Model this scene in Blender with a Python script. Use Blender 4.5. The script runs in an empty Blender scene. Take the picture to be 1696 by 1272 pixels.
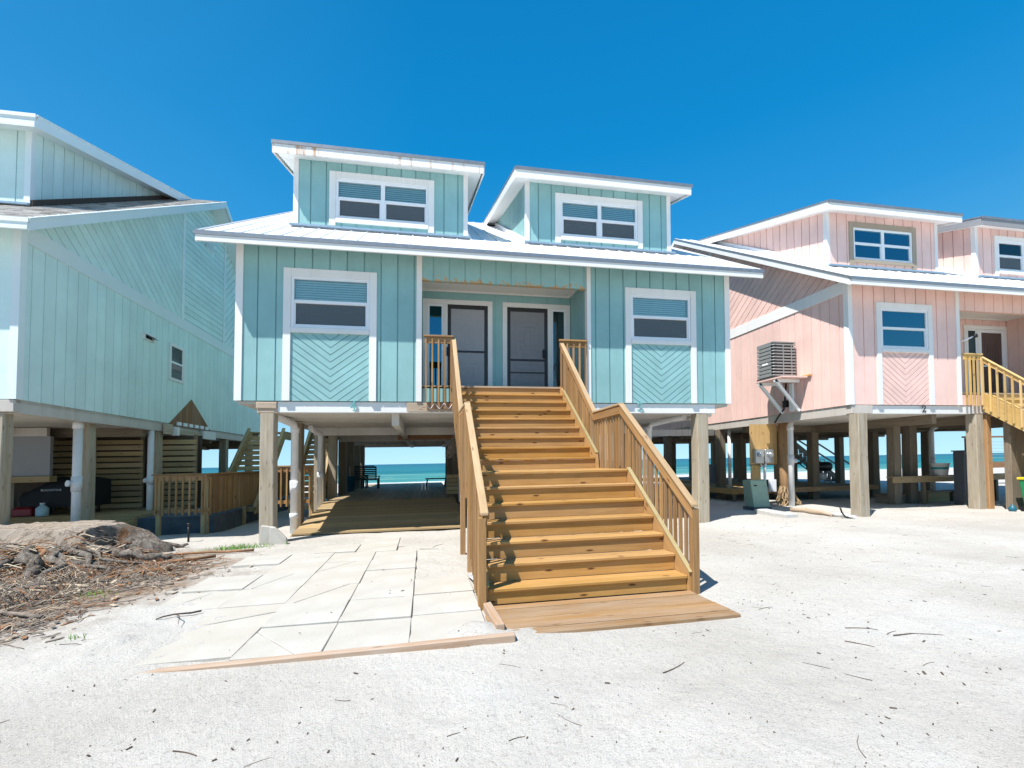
import bpy, math, random
from mathutils import Vector, Matrix, noise
random.seed(7)
R = random.Random(11)
scene = bpy.context.scene
COL = scene.collection
EYE = 1.6
LEAN = 0.0168          # the old pile houses all lean a degree to the right

def sh(p):
    return (p[0] + LEAN * (p[2] - EYE), p[1], p[2])

# ------------------------------------------------------------------ materials
def new_mat(name):
    m = bpy.data.materials.new(name)
    m.use_nodes = True
    nt = m.node_tree
    b = nt.nodes['Principled BSDF']
    return m, nt, b

def ramp(nt, fac, stops):
    r = nt.nodes.new('ShaderNodeValToRGB')
    els = r.color_ramp.elements
    while len(els) > len(stops):
        els.remove(els[-1])
    while len(els) < len(stops):
        els.new(0.5)
    for e, (p, c) in zip(els, stops):
        e.position = p
        e.color = (c[0], c[1], c[2], 1) if len(c) == 3 else c
    nt.links.new(fac, r.inputs[0])
    return r.outputs[0]

def mixc(nt, fac, a, b, blend='MIX'):
    m = nt.nodes.new('ShaderNodeMix')
    m.data_type = 'RGBA'
    m.blend_type = blend
    for s, v in ((m.inputs[0], fac), (m.inputs[6], a), (m.inputs[7], b)):
        if hasattr(v, 'links') or isinstance(v, bpy.types.NodeSocket):
            nt.links.new(v, s)
        elif isinstance(v, (int, float)):
            s.default_value = v
        else:
            s.default_value = (v[0], v[1], v[2], 1)
    return m.outputs[2]

def math_n(nt, op, a, b=None, clamp=False):
    m = nt.nodes.new('ShaderNodeMath')
    m.operation = op
    m.use_clamp = clamp
    for s, v in ((m.inputs[0], a), (m.inputs[1], b)):
        if v is None:
            continue
        if isinstance(v, bpy.types.NodeSocket):
            nt.links.new(v, s)
        else:
            s.default_value = v
    return m.outputs[0]

def coords(nt, kind='Object', scale=(1, 1, 1), uvname=None):
    if kind == 'UV':
        t = nt.nodes.new('ShaderNodeUVMap')
        t.uv_map = uvname or 'UVMap'
        out = t.outputs[0]
    else:
        t = nt.nodes.new('ShaderNodeTexCoord')
        out = t.outputs[kind]
    mp = nt.nodes.new('ShaderNodeMapping')
    mp.inputs['Scale'].default_value = scale
    nt.links.new(out, mp.inputs[0])
    return mp.outputs[0]

def noise_t(nt, vec, scale, detail=4, rough=0.6, dist=0.0):
    n = nt.nodes.new('ShaderNodeTexNoise')
    n.inputs['Scale'].default_value = scale
    n.inputs['Detail'].default_value = detail
    n.inputs['Roughness'].default_value = rough
    n.inputs['Distortion'].default_value = dist
    nt.links.new(vec, n.inputs['Vector'])
    return n.outputs['Fac']

def bump(nt, b, h, strength=0.3, dist=0.02):
    bn = nt.nodes.new('ShaderNodeBump')
    bn.inputs['Strength'].default_value = strength
    bn.inputs['Distance'].default_value = dist
    nt.links.new(h, bn.inputs['Height'])
    nt.links.new(bn.outputs[0], b.inputs['Normal'])

def paint(name, col, rough=0.55, var=0.10, grain=0.35, dirt=None, dirt_amt=0.0, metal=0.0, spec=0.4):
    """painted surface: slightly uneven tone, wood-grain texture, optional dirt"""
    m, nt, b = new_mat(name)
    v = coords(nt, 'Object')
    n1 = noise_t(nt, v, 1.3, 5)
    lo = [c * (1 - var) for c in col]
    hi = [min(1, c * (1 + var)) for c in col]
    c = ramp(nt, n1, [(0.3, lo), (0.7, hi)])
    # per board tone
    rn = nt.nodes.new('ShaderNodeUVMap'); rn.uv_map = 'rnd'
    sx = nt.nodes.new('ShaderNodeSeparateXYZ'); nt.links.new(rn.outputs[0], sx.inputs[0])
    tone = math_n(nt, 'MULTIPLY_ADD', sx.outputs[0], 0.10)
    tone.node.inputs[2].default_value = 0.95
    cmb = nt.nodes.new('ShaderNodeCombineXYZ')
    for i in range(3): nt.links.new(tone, cmb.inputs[i])
    c = mixc(nt, 1.0, c, cmb.outputs[0], 'MULTIPLY')
    if dirt:
        n2 = noise_t(nt, coords(nt, 'Object', (2.6, 2.6, 0.28)), 2.0, 8, 0.7)
        f = ramp(nt, n2, [(0.52, (0, 0, 0)), (0.75, (dirt_amt,) * 3)])
        c = mixc(nt, f, c, dirt)
    nt.links.new(c, b.inputs['Base Color'])
    b.inputs['Roughness'].default_value = rough
    b.inputs['Metallic'].default_value = metal
    b.inputs['Specular IOR Level'].default_value = spec
    if grain:
        g = noise_t(nt, coords(nt, 'UV', (3, 60, 1)), 1.0, 5, 0.65)
        bump(nt, b, g, grain, 0.006)
    return m

def wood(name, c1, c2, knots=0.8, knot_col=(0.10, 0.04, 0.015), rough=0.65, tone=0.35, grey=None, grey_amt=0.0):
    m, nt, b = new_mat(name)
    v = coords(nt, 'UV', (1.6, 26, 1))
    g = noise_t(nt, v, 1.0, 6, 0.6, 0.6)
    g2 = noise_t(nt, coords(nt, 'UV', (0.7, 7, 1)), 1.0, 4, 0.6, 1.2)
    gm = math_n(nt, 'MULTIPLY_ADD', g2, 0.55)
    nt.links.new(math_n(nt, 'MULTIPLY', g, 0.45), gm.node.inputs[2])
    c = ramp(nt, gm, [(0.30, c1), (0.72, c2)])
    rn = nt.nodes.new('ShaderNodeUVMap'); rn.uv_map = 'rnd'
    sx = nt.nodes.new('ShaderNodeSeparateXYZ'); nt.links.new(rn.outputs[0], sx.inputs[0])
    hs = nt.nodes.new('ShaderNodeHueSaturation')
    nt.links.new(c, hs.inputs['Color'])
    va = math_n(nt, 'MULTIPLY_ADD', sx.outputs[0], tone); va.node.inputs[2].default_value = 1 - tone * 0.5
    nt.links.new(va, hs.inputs['Value'])
    sa = math_n(nt, 'MULTIPLY_ADD', sx.outputs[1], 0.16); sa.node.inputs[2].default_value = 0.90
    nt.links.new(sa, hs.inputs['Saturation'])
    c = hs.outputs[0]
    if grey:
        n3 = noise_t(nt, coords(nt, 'UV', (1.1, 9, 1)), 1.3, 6, 0.7)
        f = ramp(nt, n3, [(0.38, (0, 0, 0)), (0.66, (grey_amt,) * 3)])
        c = mixc(nt, f, c, grey)
    if knots:
        vo = nt.nodes.new('ShaderNodeTexVoronoi')
        vo.voronoi_dimensions = '2D'; vo.inputs['Scale'].default_value = 1.0
        kv = coords(nt, 'UV', (1.9, 7, 1))
        nt.links.new(kv, vo.inputs['Vector'])
        kf = ramp(nt, vo.outputs['Distance'], [(0.05, (knots,) * 3), (0.12, (0, 0, 0))])
        sep = nt.nodes.new('ShaderNodeSeparateColor'); nt.links.new(vo.outputs['Color'], sep.inputs[0])
        on = math_n(nt, 'GREATER_THAN', sep.outputs[0], 0.62)
        kf2 = math_n(nt, 'MULTIPLY', kf, on)
        c = mixc(nt, kf2, c, knot_col)
    nt.links.new(c, b.inputs['Base Color'])
    b.inputs['Roughness'].default_value = rough
    b.inputs['Specular IOR Level'].default_value = 0.25
    bump(nt, b, gm, 0.45, 0.006)
    return m

def plain(name, col, rough=0.5, metal=0.0, var=0.08, scale=6.0, bmp=0.0, spec=0.4):
    m, nt, b = new_mat(name)
    v = coords(nt, 'Object')
    n = noise_t(nt, v, scale, 5)
    c = ramp(nt, n, [(0.3, [x * (1 - var) for x in col]), (0.7, [min(1, x * (1 + var)) for x in col])])
    nt.links.new(c, b.inputs['Base Color'])
    b.inputs['Roughness'].default_value = rough
    b.inputs['Metallic'].default_value = metal
    b.inputs['Specular IOR Level'].default_value = spec
    if bmp:
        bump(nt, b, noise_t(nt, v, scale * 6, 6), bmp, 0.01)
    return m

def rust_paint(name, col):
    """white fascia paint with rust runs below the nail heads"""
    m, nt, b = new_mat(name)
    tc = nt.nodes.new('ShaderNodeTexCoord')
    sx = nt.nodes.new('ShaderNodeSeparateXYZ'); nt.links.new(tc.outputs['Object'], sx.inputs[0])
    v = coords(nt, 'Object', (4.5, 0.0, 0.35))
    n = noise_t(nt, v, 2.0, 6, 0.75)
    big = noise_t(nt, coords(nt, 'Object', (0.55, 0, 0)), 1.0, 1)
    s = math_n(nt, 'MULTIPLY', n, math_n(nt, 'MULTIPLY_ADD', big, 1.0)); 
    s.node.inputs[1].links[0].from_node.inputs[2].default_value = 0.45
    f = ramp(nt, s, [(0.50, (0, 0, 0)), (0.58, (0.45,) * 3), (0.66, (0.9,) * 3)])
    c = mixc(nt, f, col, (0.48, 0.20, 0.035))
    nt.links.new(c, b.inputs['Base Color'])
    b.inputs['Roughness'].default_value = 0.6
    return m

def peel_paint(name, col, z_edge):
    """painted boards, flaked off to bare tan wood along the lower edge"""
    m, nt, b = new_mat(name)
    tc = nt.nodes.new('ShaderNodeTexCoord')
    sx = nt.nodes.new('ShaderNodeSeparateXYZ'); nt.links.new(tc.outputs['Object'], sx.inputs[0])
    h = math_n(nt, 'SUBTRACT', sx.outputs[2], z_edge)
    n = noise_t(nt, coords(nt, 'Object', (2.6, 1, 3.0)), 2.2, 5, 0.6, 0.5)
    lim = math_n(nt, 'MULTIPLY', math_n(nt, 'SUBTRACT', n, 0.45), 0.75)
    f = math_n(nt, 'LESS_THAN', h, lim)
    n0 = noise_t(nt, coords(nt, 'Object'), 1.3, 4)
    base = ramp(nt, n0, [(0.3, [x * .92 for x in col]), (0.7, [x * 1.06 for x in col])])
    c = mixc(nt, f, base, (0.46, 0.34, 0.19))
    nt.links.new(c, b.inputs['Base Color'])
    b.inputs['Roughness'].default_value = 0.6
    bump(nt, b, noise_t(nt, coords(nt, 'UV', (3, 60, 1)), 1.0, 5, 0.65), 0.35, 0.006)
    return m

def glass(name, tint=(0.55, 0.72, 0.75), refl=0.16, gcol=(.9, .97, 1)):
    m, nt, b = new_mat(name)
    nt.nodes.remove(b)
    out = nt.nodes['Material Output']
    tr = nt.nodes.new('ShaderNodeBsdfTransparent'); tr.inputs[0].default_value = (*tint, 1)
    gl = nt.nodes.new('ShaderNodeBsdfGlossy'); gl.inputs['Roughness'].default_value = 0.03
    gl.inputs[0].default_value = (*gcol, 1)
    mx = nt.nodes.new('ShaderNodeMixShader')
    lw = nt.nodes.new('ShaderNodeLayerWeight'); lw.inputs[0].default_value = 0.35
    f = math_n(nt, 'ADD', lw.outputs['Fresnel'], refl, True)
    nt.links.new(f, mx.inputs[0]); nt.links.new(tr.outputs[0], mx.inputs[1]); nt.links.new(gl.outputs[0], mx.inputs[2])
    nt.links.new(mx.outputs[0], out.inputs[0])
    return m

TEAL = (0.265, 0.475, 0.475)
PINK = (0.82, 0.565, 0.50)
MINT = (0.66, 0.82, 0.79)
M = {}
M['teal'] = paint('teal_siding', TEAL, 0.6, 0.09, 0.6, (.20, .36, .37), .35)
M['pink'] = paint('pink_siding', PINK, 0.6, 0.07, 0.6, (.62, .40, .35), .35)
M['mint'] = paint('mint_siding', MINT, 0.6, 0.07, 0.6, (.55, .70, .68), .35)
M['teal_peel'] = peel_paint('peeling_teal', TEAL, 0.0)
M['white'] = paint('white_trim', (0.80, 0.79, 0.77), 0.5, 0.03, 0.25, (0.55, 0.50, 0.42), 0.22)
M['mint_white'] = paint('pale_mint_trim', (0.76, 0.83, 0.83), 0.5, 0.03, 0.25)
M['rust_white'] = rust_paint('rust_stained_white', (0.80, 0.79, 0.77))
M['pvc'] = plain('white_pvc', (0.74, 0.73, 0.72), 0.4, 0, 0.04)
M['vinyl'] = plain('white_vinyl', (0.82, 0.83, 0.85), 0.35, 0, 0.02)
M['beige'] = paint('beige_beam', (0.55, 0.50, 0.45), 0.6, 0.08, 0.3, (0.35, 0.27, 0.18), 0.4)
M['taupe'] = paint('bare_taupe_trim', (0.36, 0.30, 0.23), 0.65, 0.06, 0.3)
M['metal_roof'] = plain('white_metal_roof', (0.80, 0.81, 0.83), 0.35, 0.0, 0.03, 2.0)
M['drip'] = plain('grey_drip_edge', (0.33, 0.33, 0.34), 0.35, 0.6, 0.12, 8)
M['flash'] = plain('blue_grey_flashing', (0.45, 0.55, 0.62), 0.3, 0.5, 0.1, 8)
M['stair'] = wood('new_pine', (0.32, 0.155, 0.034), (0.56, 0.32, 0.10), 0.95, tone=.28, grey=(.50, .31, .145), grey_amt=.4)
M['rail'] = wood('pine_rail', (0.24, 0.125, 0.045), (0.44, 0.26, 0.115), 0.9, tone=.45)
M['rail_cap'] = wood('weathered_pine_cap', (0.32, 0.205, 0.105), (0.50, 0.365, 0.22), 0.6)
M['strip'] = wood('greenish_strip', (.30, .235, .11), (.42, .34, .18), .3)
M['yellow_pine'] = wood('yellow_pine', (0.50, 0.315, 0.105), (0.68, 0.475, 0.20), 0.5)
M['deck'] = wood('deck_boards', (0.26, 0.19, 0.11), (0.40, 0.31, 0.19), 0.4, tone=0.4)
M['ramp'] = wood('ramp_boards', (0.33, 0.225, 0.105), (0.47, 0.34, 0.18), 0.5, tone=0.35)
M['pad'] = wood('sandy_pad_boards', (0.24, 0.13, 0.052), (0.38, 0.225, 0.105), 0.5, tone=0.35, grey=(0.40, 0.32, 0.24), grey_amt=0.5)
M['slat'] = wood('slat_pine', (0.34, 0.24, 0.12), (0.50, 0.37, 0.20), 0.6)
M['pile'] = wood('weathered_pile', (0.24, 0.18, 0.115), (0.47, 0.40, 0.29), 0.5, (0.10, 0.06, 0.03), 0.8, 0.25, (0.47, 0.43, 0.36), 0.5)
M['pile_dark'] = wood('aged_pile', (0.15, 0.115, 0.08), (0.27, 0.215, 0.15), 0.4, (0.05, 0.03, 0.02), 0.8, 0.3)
M['pile_red'] = wood('split_pile', (0.33, 0.17, 0.07), (0.52, 0.33, 0.18), 0.6, (0.08, 0.03, 0.015), 0.8, 0.3)
M['raw'] = wood('raw_end_grain', (0.45, 0.34, 0.24), (0.62, 0.52, 0.40), 0.5, tone=0.3, grey=(0.30, 0.22, 0.16), grey_amt=0.6)
M['ply'] = wood('plywood', (0.48, 0.27, 0.075), (0.66, 0.42, 0.16), 0.9, tone=0.1)
M['brown_ply'] = wood('brown_sheathing', (0.20, 0.095, 0.04), (0.33, 0.17, 0.08), 0.2)
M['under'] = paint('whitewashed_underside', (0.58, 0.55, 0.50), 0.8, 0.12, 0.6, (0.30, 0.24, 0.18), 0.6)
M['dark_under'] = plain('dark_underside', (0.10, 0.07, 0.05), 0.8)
M['glass'] = glass('window_glass', (0.90, 0.98, 0.97), 0.02)
M['glass_screen'] = glass('screened_glass', (0.80, 0.86, 0.88), 0.0)
def insect_screen(m):
    """grey insect mesh in front of the lower sash: half of it is thread, half is hole"""
    nt = m.node_tree; out = nt.nodes['Material Output']; prev = out.inputs[0].links[0].from_socket
    d = nt.nodes.new('ShaderNodeBsdfDiffuse'); d.inputs[0].default_value = (.17, .18, .185, 1)
    mx = nt.nodes.new('ShaderNodeMixShader'); mx.inputs[0].default_value = .55
    nt.links.new(prev, mx.inputs[1]); nt.links.new(d.outputs[0], mx.inputs[2]); nt.links.new(mx.outputs[0], out.inputs[0])
insect_screen(M['glass_screen'])
M['glass_blue'] = glass('sky_glass', (0.06, 0.20, 0.30), 0.22, (.35, .80, 1))
M['screen'] = plain('dark_screen_frame', (0.035, 0.032, 0.035), 0.4)
M['door'] = plain('grey_white_door', (0.36, 0.36, 0.38), 0.5, 0, 0.03)
M['door_dark'] = plain('screened_door', (0.25, 0.245, 0.26), 0.5, 0, 0.05)
M['brown_door'] = plain('brown_screen_door', (0.10, 0.065, 0.055), 0.5)
M['black'] = plain('black_plastic', (0.012, 0.012, 0.014), 0.4)
M['cover'] = plain('black_fabric_cover', (0.010, 0.010, 0.012), 0.75, 0, 0.2, 5, 0.4)
M['blind'] = plain('pale_blind', (0.80, 0.82, 0.82), 0.6, 0, 0.02)
M['interior'] = plain('dark_room', (0.03, 0.035, 0.04), 0.9)  # near-black colour stands in for the shade of unlit rooms
M['grey_plastic'] = plain('grey_cabinet', (0.10, 0.115, 0.135), 0.45, 0, 0.06)
M['ac_metal'] = plain('grey_enamel', (0.29, 0.30, 0.30), 0.4, 0.2, 0.06)
M['ac_dark'] = plain('dark_coil', (0.05, 0.05, 0.05), 0.6)
M['steel'] = plain('galvanised_steel', (0.62, 0.63, 0.64), 0.3, 0.8, 0.12)
M['green_box'] = plain('faded_green_enamel', (0.30, 0.42, 0.33), 0.5, 0, 0.08)
M['concrete'] = plain('concrete', (0.50, 0.49, 0.46), 0.85, 0, 0.12, 9, 0.5)
M['dark_block'] = plain('blue_grey_block', (0.10, 0.12, 0.14), 0.85, 0, 0.25, 4, 0.4)
M['num_teal'] = plain('teal_number', (0.16, 0.42, 0.42), 0.4)
M['num_dark'] = plain('black_number', (0.03, 0.035, 0.04), 0.4)
M['grey_panel'] = plain('grey_wall_panel', (0.27, 0.27, 0.28), 0.7, 0, 0.04)
M['white_text'] = plain('white_print', (0.45, 0.46, 0.48), 0.5)
M['rope'] = plain('tan_rope', (0.42, 0.30, 0.17), 0.9, 0, 0.25, 20)
M['red'] = plain('dark_red_plastic', (0.22, 0.012, 0.02), 0.4)
M['jug'] = plain('pale_blue_jug', (0.35, 0.50, 0.55), 0.3)
M['teal_tub'] = plain('blue_green_plastic', (0.02, 0.12, 0.18), 0.4)
M['green_bin'] = plain('green_bin', (0.02, 0.22, 0.09), 0.4)
M['yellow_lid'] = plain('yellow_lid', (0.75, 0.55, 0.03), 0.4)
M['furn'] = plain('dark_green_furniture', (0.018, 0.030, 0.028), 0.5)
M['bucket'] = plain('white_bucket', (0.85, 0.86, 0.86), 0.4, 0, 0.03)
M['label_teal'] = plain('teal_print', (0.02, 0.30, 0.30), 0.5)
M['thatch'] = plain('dry_thatch', (0.20, 0.17, 0.13), 0.9, 0, 0.4, 14, 0.8)
M['slab'] = None

# ------------------------------------------------------------------ mesh builder
class MB:
    def __init__(s):
        s.v = []; s.f = []; s.uv = []; s.rn = []; s.sm = []
    def poly(s, pts, uvs=None, rn=None, smooth=False):
        i = len(s.v)
        s.v.extend(pts)
        s.f.append(list(range(i, i + len(pts))))
        s.uv.append(uvs or [(p[0] + p[1], p[2]) for p in pts])
        s.rn.append(rn or (0.5, 0.5)); s.sm.append(smooth)
    def hexa(s, c, L, off=None, rn=None):
        """c: 8 corners, index bits (x,y,z); L: axis (0,1,2) along the grain"""
        rn = rn or (R.random(), R.random())
        off = off or (R.random() * 40, R.random() * 40)
        faces = ((0, 2, 3, 1), (4, 5, 7, 6), (0, 1, 5, 4), (2, 6, 7, 3), (0, 4, 6, 2), (1, 3, 7, 5))
        axes = ((0, 1), (0, 1), (0, 2), (0, 2), (1, 2), (1, 2))
        V = [Vector(p) for p in c]
        dims = ((V[1] - V[0]).length, (V[2] - V[0]).length, (V[4] - V[0]).length)
        for f, ax in zip(faces, axes):
            uvs = []
            for k in f:
                bits = (k & 1, (k >> 1) & 1, (k >> 2) & 1)
                a, b = ax
                if b == L: a, b = b, a
                uvs.append((off[0] + bits[a] * dims[a], off[1] + bits[b] * dims[b] + a * 3.1))
            s.poly([tuple(V[k]) for k in f], uvs, rn)
    def box(s, x0, x1, y0, y1, z0, z1, L=None, rn=None):
        c = [((x1 if k & 1 else x0), (y1 if k & 2 else y0), (z1 if k & 4 else z0)) for k in range(8)]
        if L is None:
            d = (abs(x1 - x0), abs(y1 - y0), abs(z1 - z0)); L = d.index(max(d))
        s.hexa(c, L, None, rn)
    def beam(s, p0, p1, w, h, up=(0, 0, 1), rn=None):
        """board from p0 to p1; w across, h along up"""
        p0 = Vector(p0); p1 = Vector(p1)
        d = (p1 - p0).normalized(); u = Vector(up)
        sd = d.cross(u)
        if sd.length < 1e-5: sd = d.cross(Vector((0, 1, 0)))
        sd.normalize(); u = sd.cross(d).normalized()
        c = []
        for k in range(8):
            q = (p1 if k & 1 else p0) + sd * (w / 2 if k & 2 else -w / 2) * -1 + u * (h / 2 if k & 4 else -h / 2)
            c.append(tuple(q))
        s.hexa(c, 0, None, rn)
    def shearbeam(s, p0, p1, w, h, rn=None):
        """sloping board whose ends stay vertical (p0,p1 bottom centre line in a YZ plane)"""
        c = []
        for k in range(8):
            q = p1 if k & 1 else p0
            c.append((q[0] + (-w / 2 if k & 2 else w / 2), q[1], q[2] + (h if k & 4 else 0)))
        s.hexa(c, 0, None, rn)
    def prism(s, pts, d, L_uv=None, rn=None):
        """planar polygon pts extruded by vector d"""
        rn = rn or (R.random(), R.random())
        d = Vector(d); P = [Vector(p) for p in pts]; Q = [p + d for p in P]
        nrm = (P[1] - P[0]).cross(P[2] - P[0])
        a = (P[1] - P[0]).normalized() if L_uv is None else Vector(L_uv).normalized()
        bb = nrm.normalized().cross(a)
        o = (R.random() * 40, R.random() * 40)
        uv = [(o[0] + p.dot(a), o[1] + p.dot(bb)) for p in P]
        flip = nrm.dot(d) > 0
        fp, fq = ([tuple(p) for p in P], [tuple(p) for p in Q])
        if flip:
            s.poly(fp[::-1], uv[::-1], rn); s.poly(fq, uv, rn)
        else:
            s.poly(fp, uv, rn); s.poly(fq[::-1], uv[::-1], rn)
        n = len(P); t = d.length
        for i in range(n):
            j = (i + 1) % n
            q = [fp[i], fp[j], fq[j], fq[i]]
            u = [uv[i], uv[j], (uv[j][0], uv[j][1] + t), (uv[i][0], uv[i][1] + t)]
            if not flip: q = q[::-1]; u = u[::-1]
            s.poly(q[::-1] if False else (q if flip else q), u, rn)
    def tube(s, path, rad, n=8, caps=True, rn=None, jit=0.0, flat=False):
        rn = rn or (R.random(), R.random())
        P = [Vector(p) for p in path]
        if not isinstance(rad, (list, tuple)): rad = [rad] * len(P)
        rings = []
        ref = None
        for i, p in enumerate(P):
            t = (P[min(i + 1, len(P) - 1)] - P[max(i - 1, 0)]).normalized()
            if ref is None:
                ref = Vector((0, 0, 1)) if abs(t.z) < 0.9 else Vector((1, 0, 0))
            a = (ref - t * ref.dot(t)).normalized(); ref = a
            b = t.cross(a)
            rings.append([p + (a * math.cos(2 * math.pi * k / n) + b * math.sin(2 * math.pi * k / n)) * rad[i] * (1 + jit * (R.random() - 0.5)) for k in range(n)])
        u = R.random() * 30; v0 = R.random() * 30
        for i in range(len(P) - 1):
            l = (P[i + 1] - P[i]).length
            for k in range(n):
                j = (k + 1) % n
                dv = 2 * math.pi * rad[i] / n
                s.poly([tuple(rings[i][k]), tuple(rings[i][j]), tuple(rings[i + 1][j]), tuple(rings[i + 1][k])],
                       [(u, v0 + k * dv), (u, v0 + (k + 1) * dv), (u + l, v0 + (k + 1) * dv), (u + l, v0 + k * dv)], rn, not flat)
            u += l
        if caps:
            s.poly([tuple(p) for p in rings[0]][::-1], None, rn); s.poly([tuple(p) for p in rings[-1]], None, rn)
    def lathe(s, c, prof, n=20, rn=None):
        """profile list of (r,z) round the vertical axis at c"""
        rn = rn or (R.random(), R.random())
        for (r0, z0), (r1, z1) in zip(prof[:-1], prof[1:]):
            for k in range(n):
                a, b = 2 * math.pi * k / n, 2 * math.pi * (k + 1) / n
                q = [(c[0] + r0 * math.cos(a), c[1] + r0 * math.sin(a), c[2] + z0), (c[0] + r0 * math.cos(b), c[1] + r0 * math.sin(b), c[2] + z0),
                     (c[0] + r1 * math.cos(b), c[1] + r1 * math.sin(b), c[2] + z1), (c[0] + r1 * math.cos(a), c[1] + r1 * math.sin(a), c[2] + z1)]
                if r0 < 1e-6: q = q[1:]
                elif r1 < 1e-6: q = q[:3]
                s.poly(q, [(k / n * r0 * 6, z0), ((k + 1) / n * r0 * 6, z0), ((k + 1) / n * r0 * 6, z1), (k / n * r0 * 6, z1)][:len(q)], rn, True)

ORG = {}
def link(o, parent):
    COL.objects.link(o)
    if parent is not None:
        o.parent = parent

def tag(o, label, cat, group=None, kind=None):
    if label: o['label'] = label
    if cat: o['category'] = cat
    if group: o['group'] = group
    o['kind'] = kind or 'thing'
    return o

def thing(name, label, cat, at, group=None):
    o = bpy.data.objects.new(name, None)
    o.empty_display_size = 0.3
    p = sh(at)
    o.location = p
    ORG[o.name] = p
    COL.objects.link(o)
    return tag(o, label, cat, group)

def build(name, mb, mat, parent=None, at=None, bevel=0.0, merge=False, label=None, seg=1):
    """link one mesh object; vertices are world coordinates"""
    if parent is not None:
        org = ORG[parent.name]
    else:
        org = sh(at) if at else (0, 0, 0)
    me = bpy.data.meshes.new(name)
    me.from_pydata([(lambda q: (q[0] - org[0], q[1] - org[1], q[2] - org[2]))(sh(p)) for p in mb.v], [], mb.f)
    uvl = me.uv_layers.new(name='UVMap'); rl = me.uv_layers.new(name='rnd')
    uvf = []; rf = []
    for f, u, r in zip(mb.f, mb.uv, mb.rn):
        for k in range(len(f)):
            uvf.extend(u[k]); rf.extend(r)
    uvl.data.foreach_set('uv', uvf); rl.data.foreach_set('uv', rf)
    me.polygons.foreach_set('use_smooth', mb.sm)
    for mm in (mat if isinstance(mat, (list, tuple)) else [mat]):
        me.materials.append(mm)
    if len(me.materials) > 1:
        me.polygons.foreach_set('material_index', [(0, 1, 1, 2, 0)[int(r_[0] * 4.99)] for r_ in mb.rn])
    me.update()
    o = bpy.data.objects.new(name, me)
    if parent is None: o.location = org
    link(o, parent)
    ORG[o.name] = org
    if bevel or merge or any(mb.sm):
        import bmesh
        bm = bmesh.new(); bm.from_mesh(me)
        bmesh.ops.remove_doubles(bm, verts=bm.verts, dist=0.0004)
        bm.to_mesh(me); bm.free()
    if bevel:
        md = o.modifiers.new('edge', 'BEVEL'); md.width = bevel; md.segments = seg; md.limit_method = 'ANGLE'
        md.harden_normals = False
    if label: o['label'] = label
    return o

# ------------------------------------------------------------------ board cladding
def clip(poly, n, c):
    """keep the part of a 2D polygon with dot(p,n) <= c"""
    out = []
    for i in range(len(poly)):
        a, b = poly[i], poly[(i + 1) % len(poly)]
        da = a[0] * n[0] + a[1] * n[1] - c; db = b[0] * n[0] + b[1] * n[1] - c
        if da <= 0: out.append(a)
        if (da < 0 < db) or (db < 0 < da):
            t = da / (da - db)
            out.append((a[0] + (b[0] - a[0]) * t, a[1] + (b[1] - a[1]) * t))
    return out

def area(p):
    return 0.5 * sum(p[i][0] * p[(i + 1) % len(p)][1] - p[(i + 1) % len(p)][0] * p[i][1] for i in range(len(p)))

def boards(mb, poly, to3, angle=90.0, pitch=0.203, gap=0.016, t=0.014, phase=0.0, back=True):
    """cover a convex 2D polygon with grooved boards that run along angle; to3(a,b,d): d = outward"""
    if area(poly) < 0: poly = poly[::-1]
    g = (math.cos(math.radians(angle)), math.sin(math.radians(angle)))
    n = (-g[1], g[0])
    ds = [p[0] * n[0] + p[1] * n[1] for p in poly]
    k0 = math.floor((min(ds) - phase) / pitch) - 1; k1 = math.ceil((max(ds) - phase) / pitch) + 1
    f0 = Vector(to3(0, 0, 0)); ex = Vector(to3(1, 0, 0)) - f0; ey = Vector(to3(0, 1, 0)) - f0; ed = Vector(to3(0, 0, 1)) - f0
    flip = ex.cross(ey).dot(ed) < 0
    def face(pl, d, rn, off):
        pts = [to3(a, b, d) for a, b in pl]
        uv = [(off + a * g[0] + b * g[1], off * 1.7 + a * n[0] + b * n[1]) for a, b in pl]
        if flip: pts = pts[::-1]; uv = uv[::-1]
        mb.poly(pts, uv, rn)
    for k in range(k0, k1 + 1):
        lo = phase + k * pitch + gap / 2; hi = phase + (k + 1) * pitch - gap / 2
        pl = clip(clip(poly, n, hi), (-n[0], -n[1]), -lo)
        if len(pl) < 3 or abs(area(pl)) < 1e-5: continue
        rn = (R.random(), R.random()); off = R.random() * 30
        face(pl, 0, rn, off)
        for i in range(len(pl)):
            a, b = pl[i], pl[(i + 1) % len(pl)]
            q = [to3(a[0], a[1], 0), to3(a[0], a[1], -t), to3(b[0], b[1], -t), to3(b[0], b[1], 0)]
            if flip: q = q[::-1]
            mb.poly(q, [(off, 0), (off, t), (off + 1, t), (off + 1, 0)], rn)
    if back:
        face(poly, -t, (0.5, 0.5), 3.0)

def rect(a0, a1, b0, b1):
    return [(a0, b0), (a1, b0), (a1, b1), (a0, b1)]

# ------------------------------------------------------------------ the pile houses
W = 5.69; YF = 10.2; ZB = 2.965; ZE = 6.175; SL = 0.61; RIDGE = YF + 7.62; YB = YF + 15.24
YE = YF - 0.58; ROOF_W = 6.2; DY = YF + 1.3; DSL = 0.30; FLOOR = 3.335
def roof_z(y):
    return ZE + SL * (y - YE) if y <= RIDGE else ZE + SL * (2 * RIDGE - YE - y)

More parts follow.
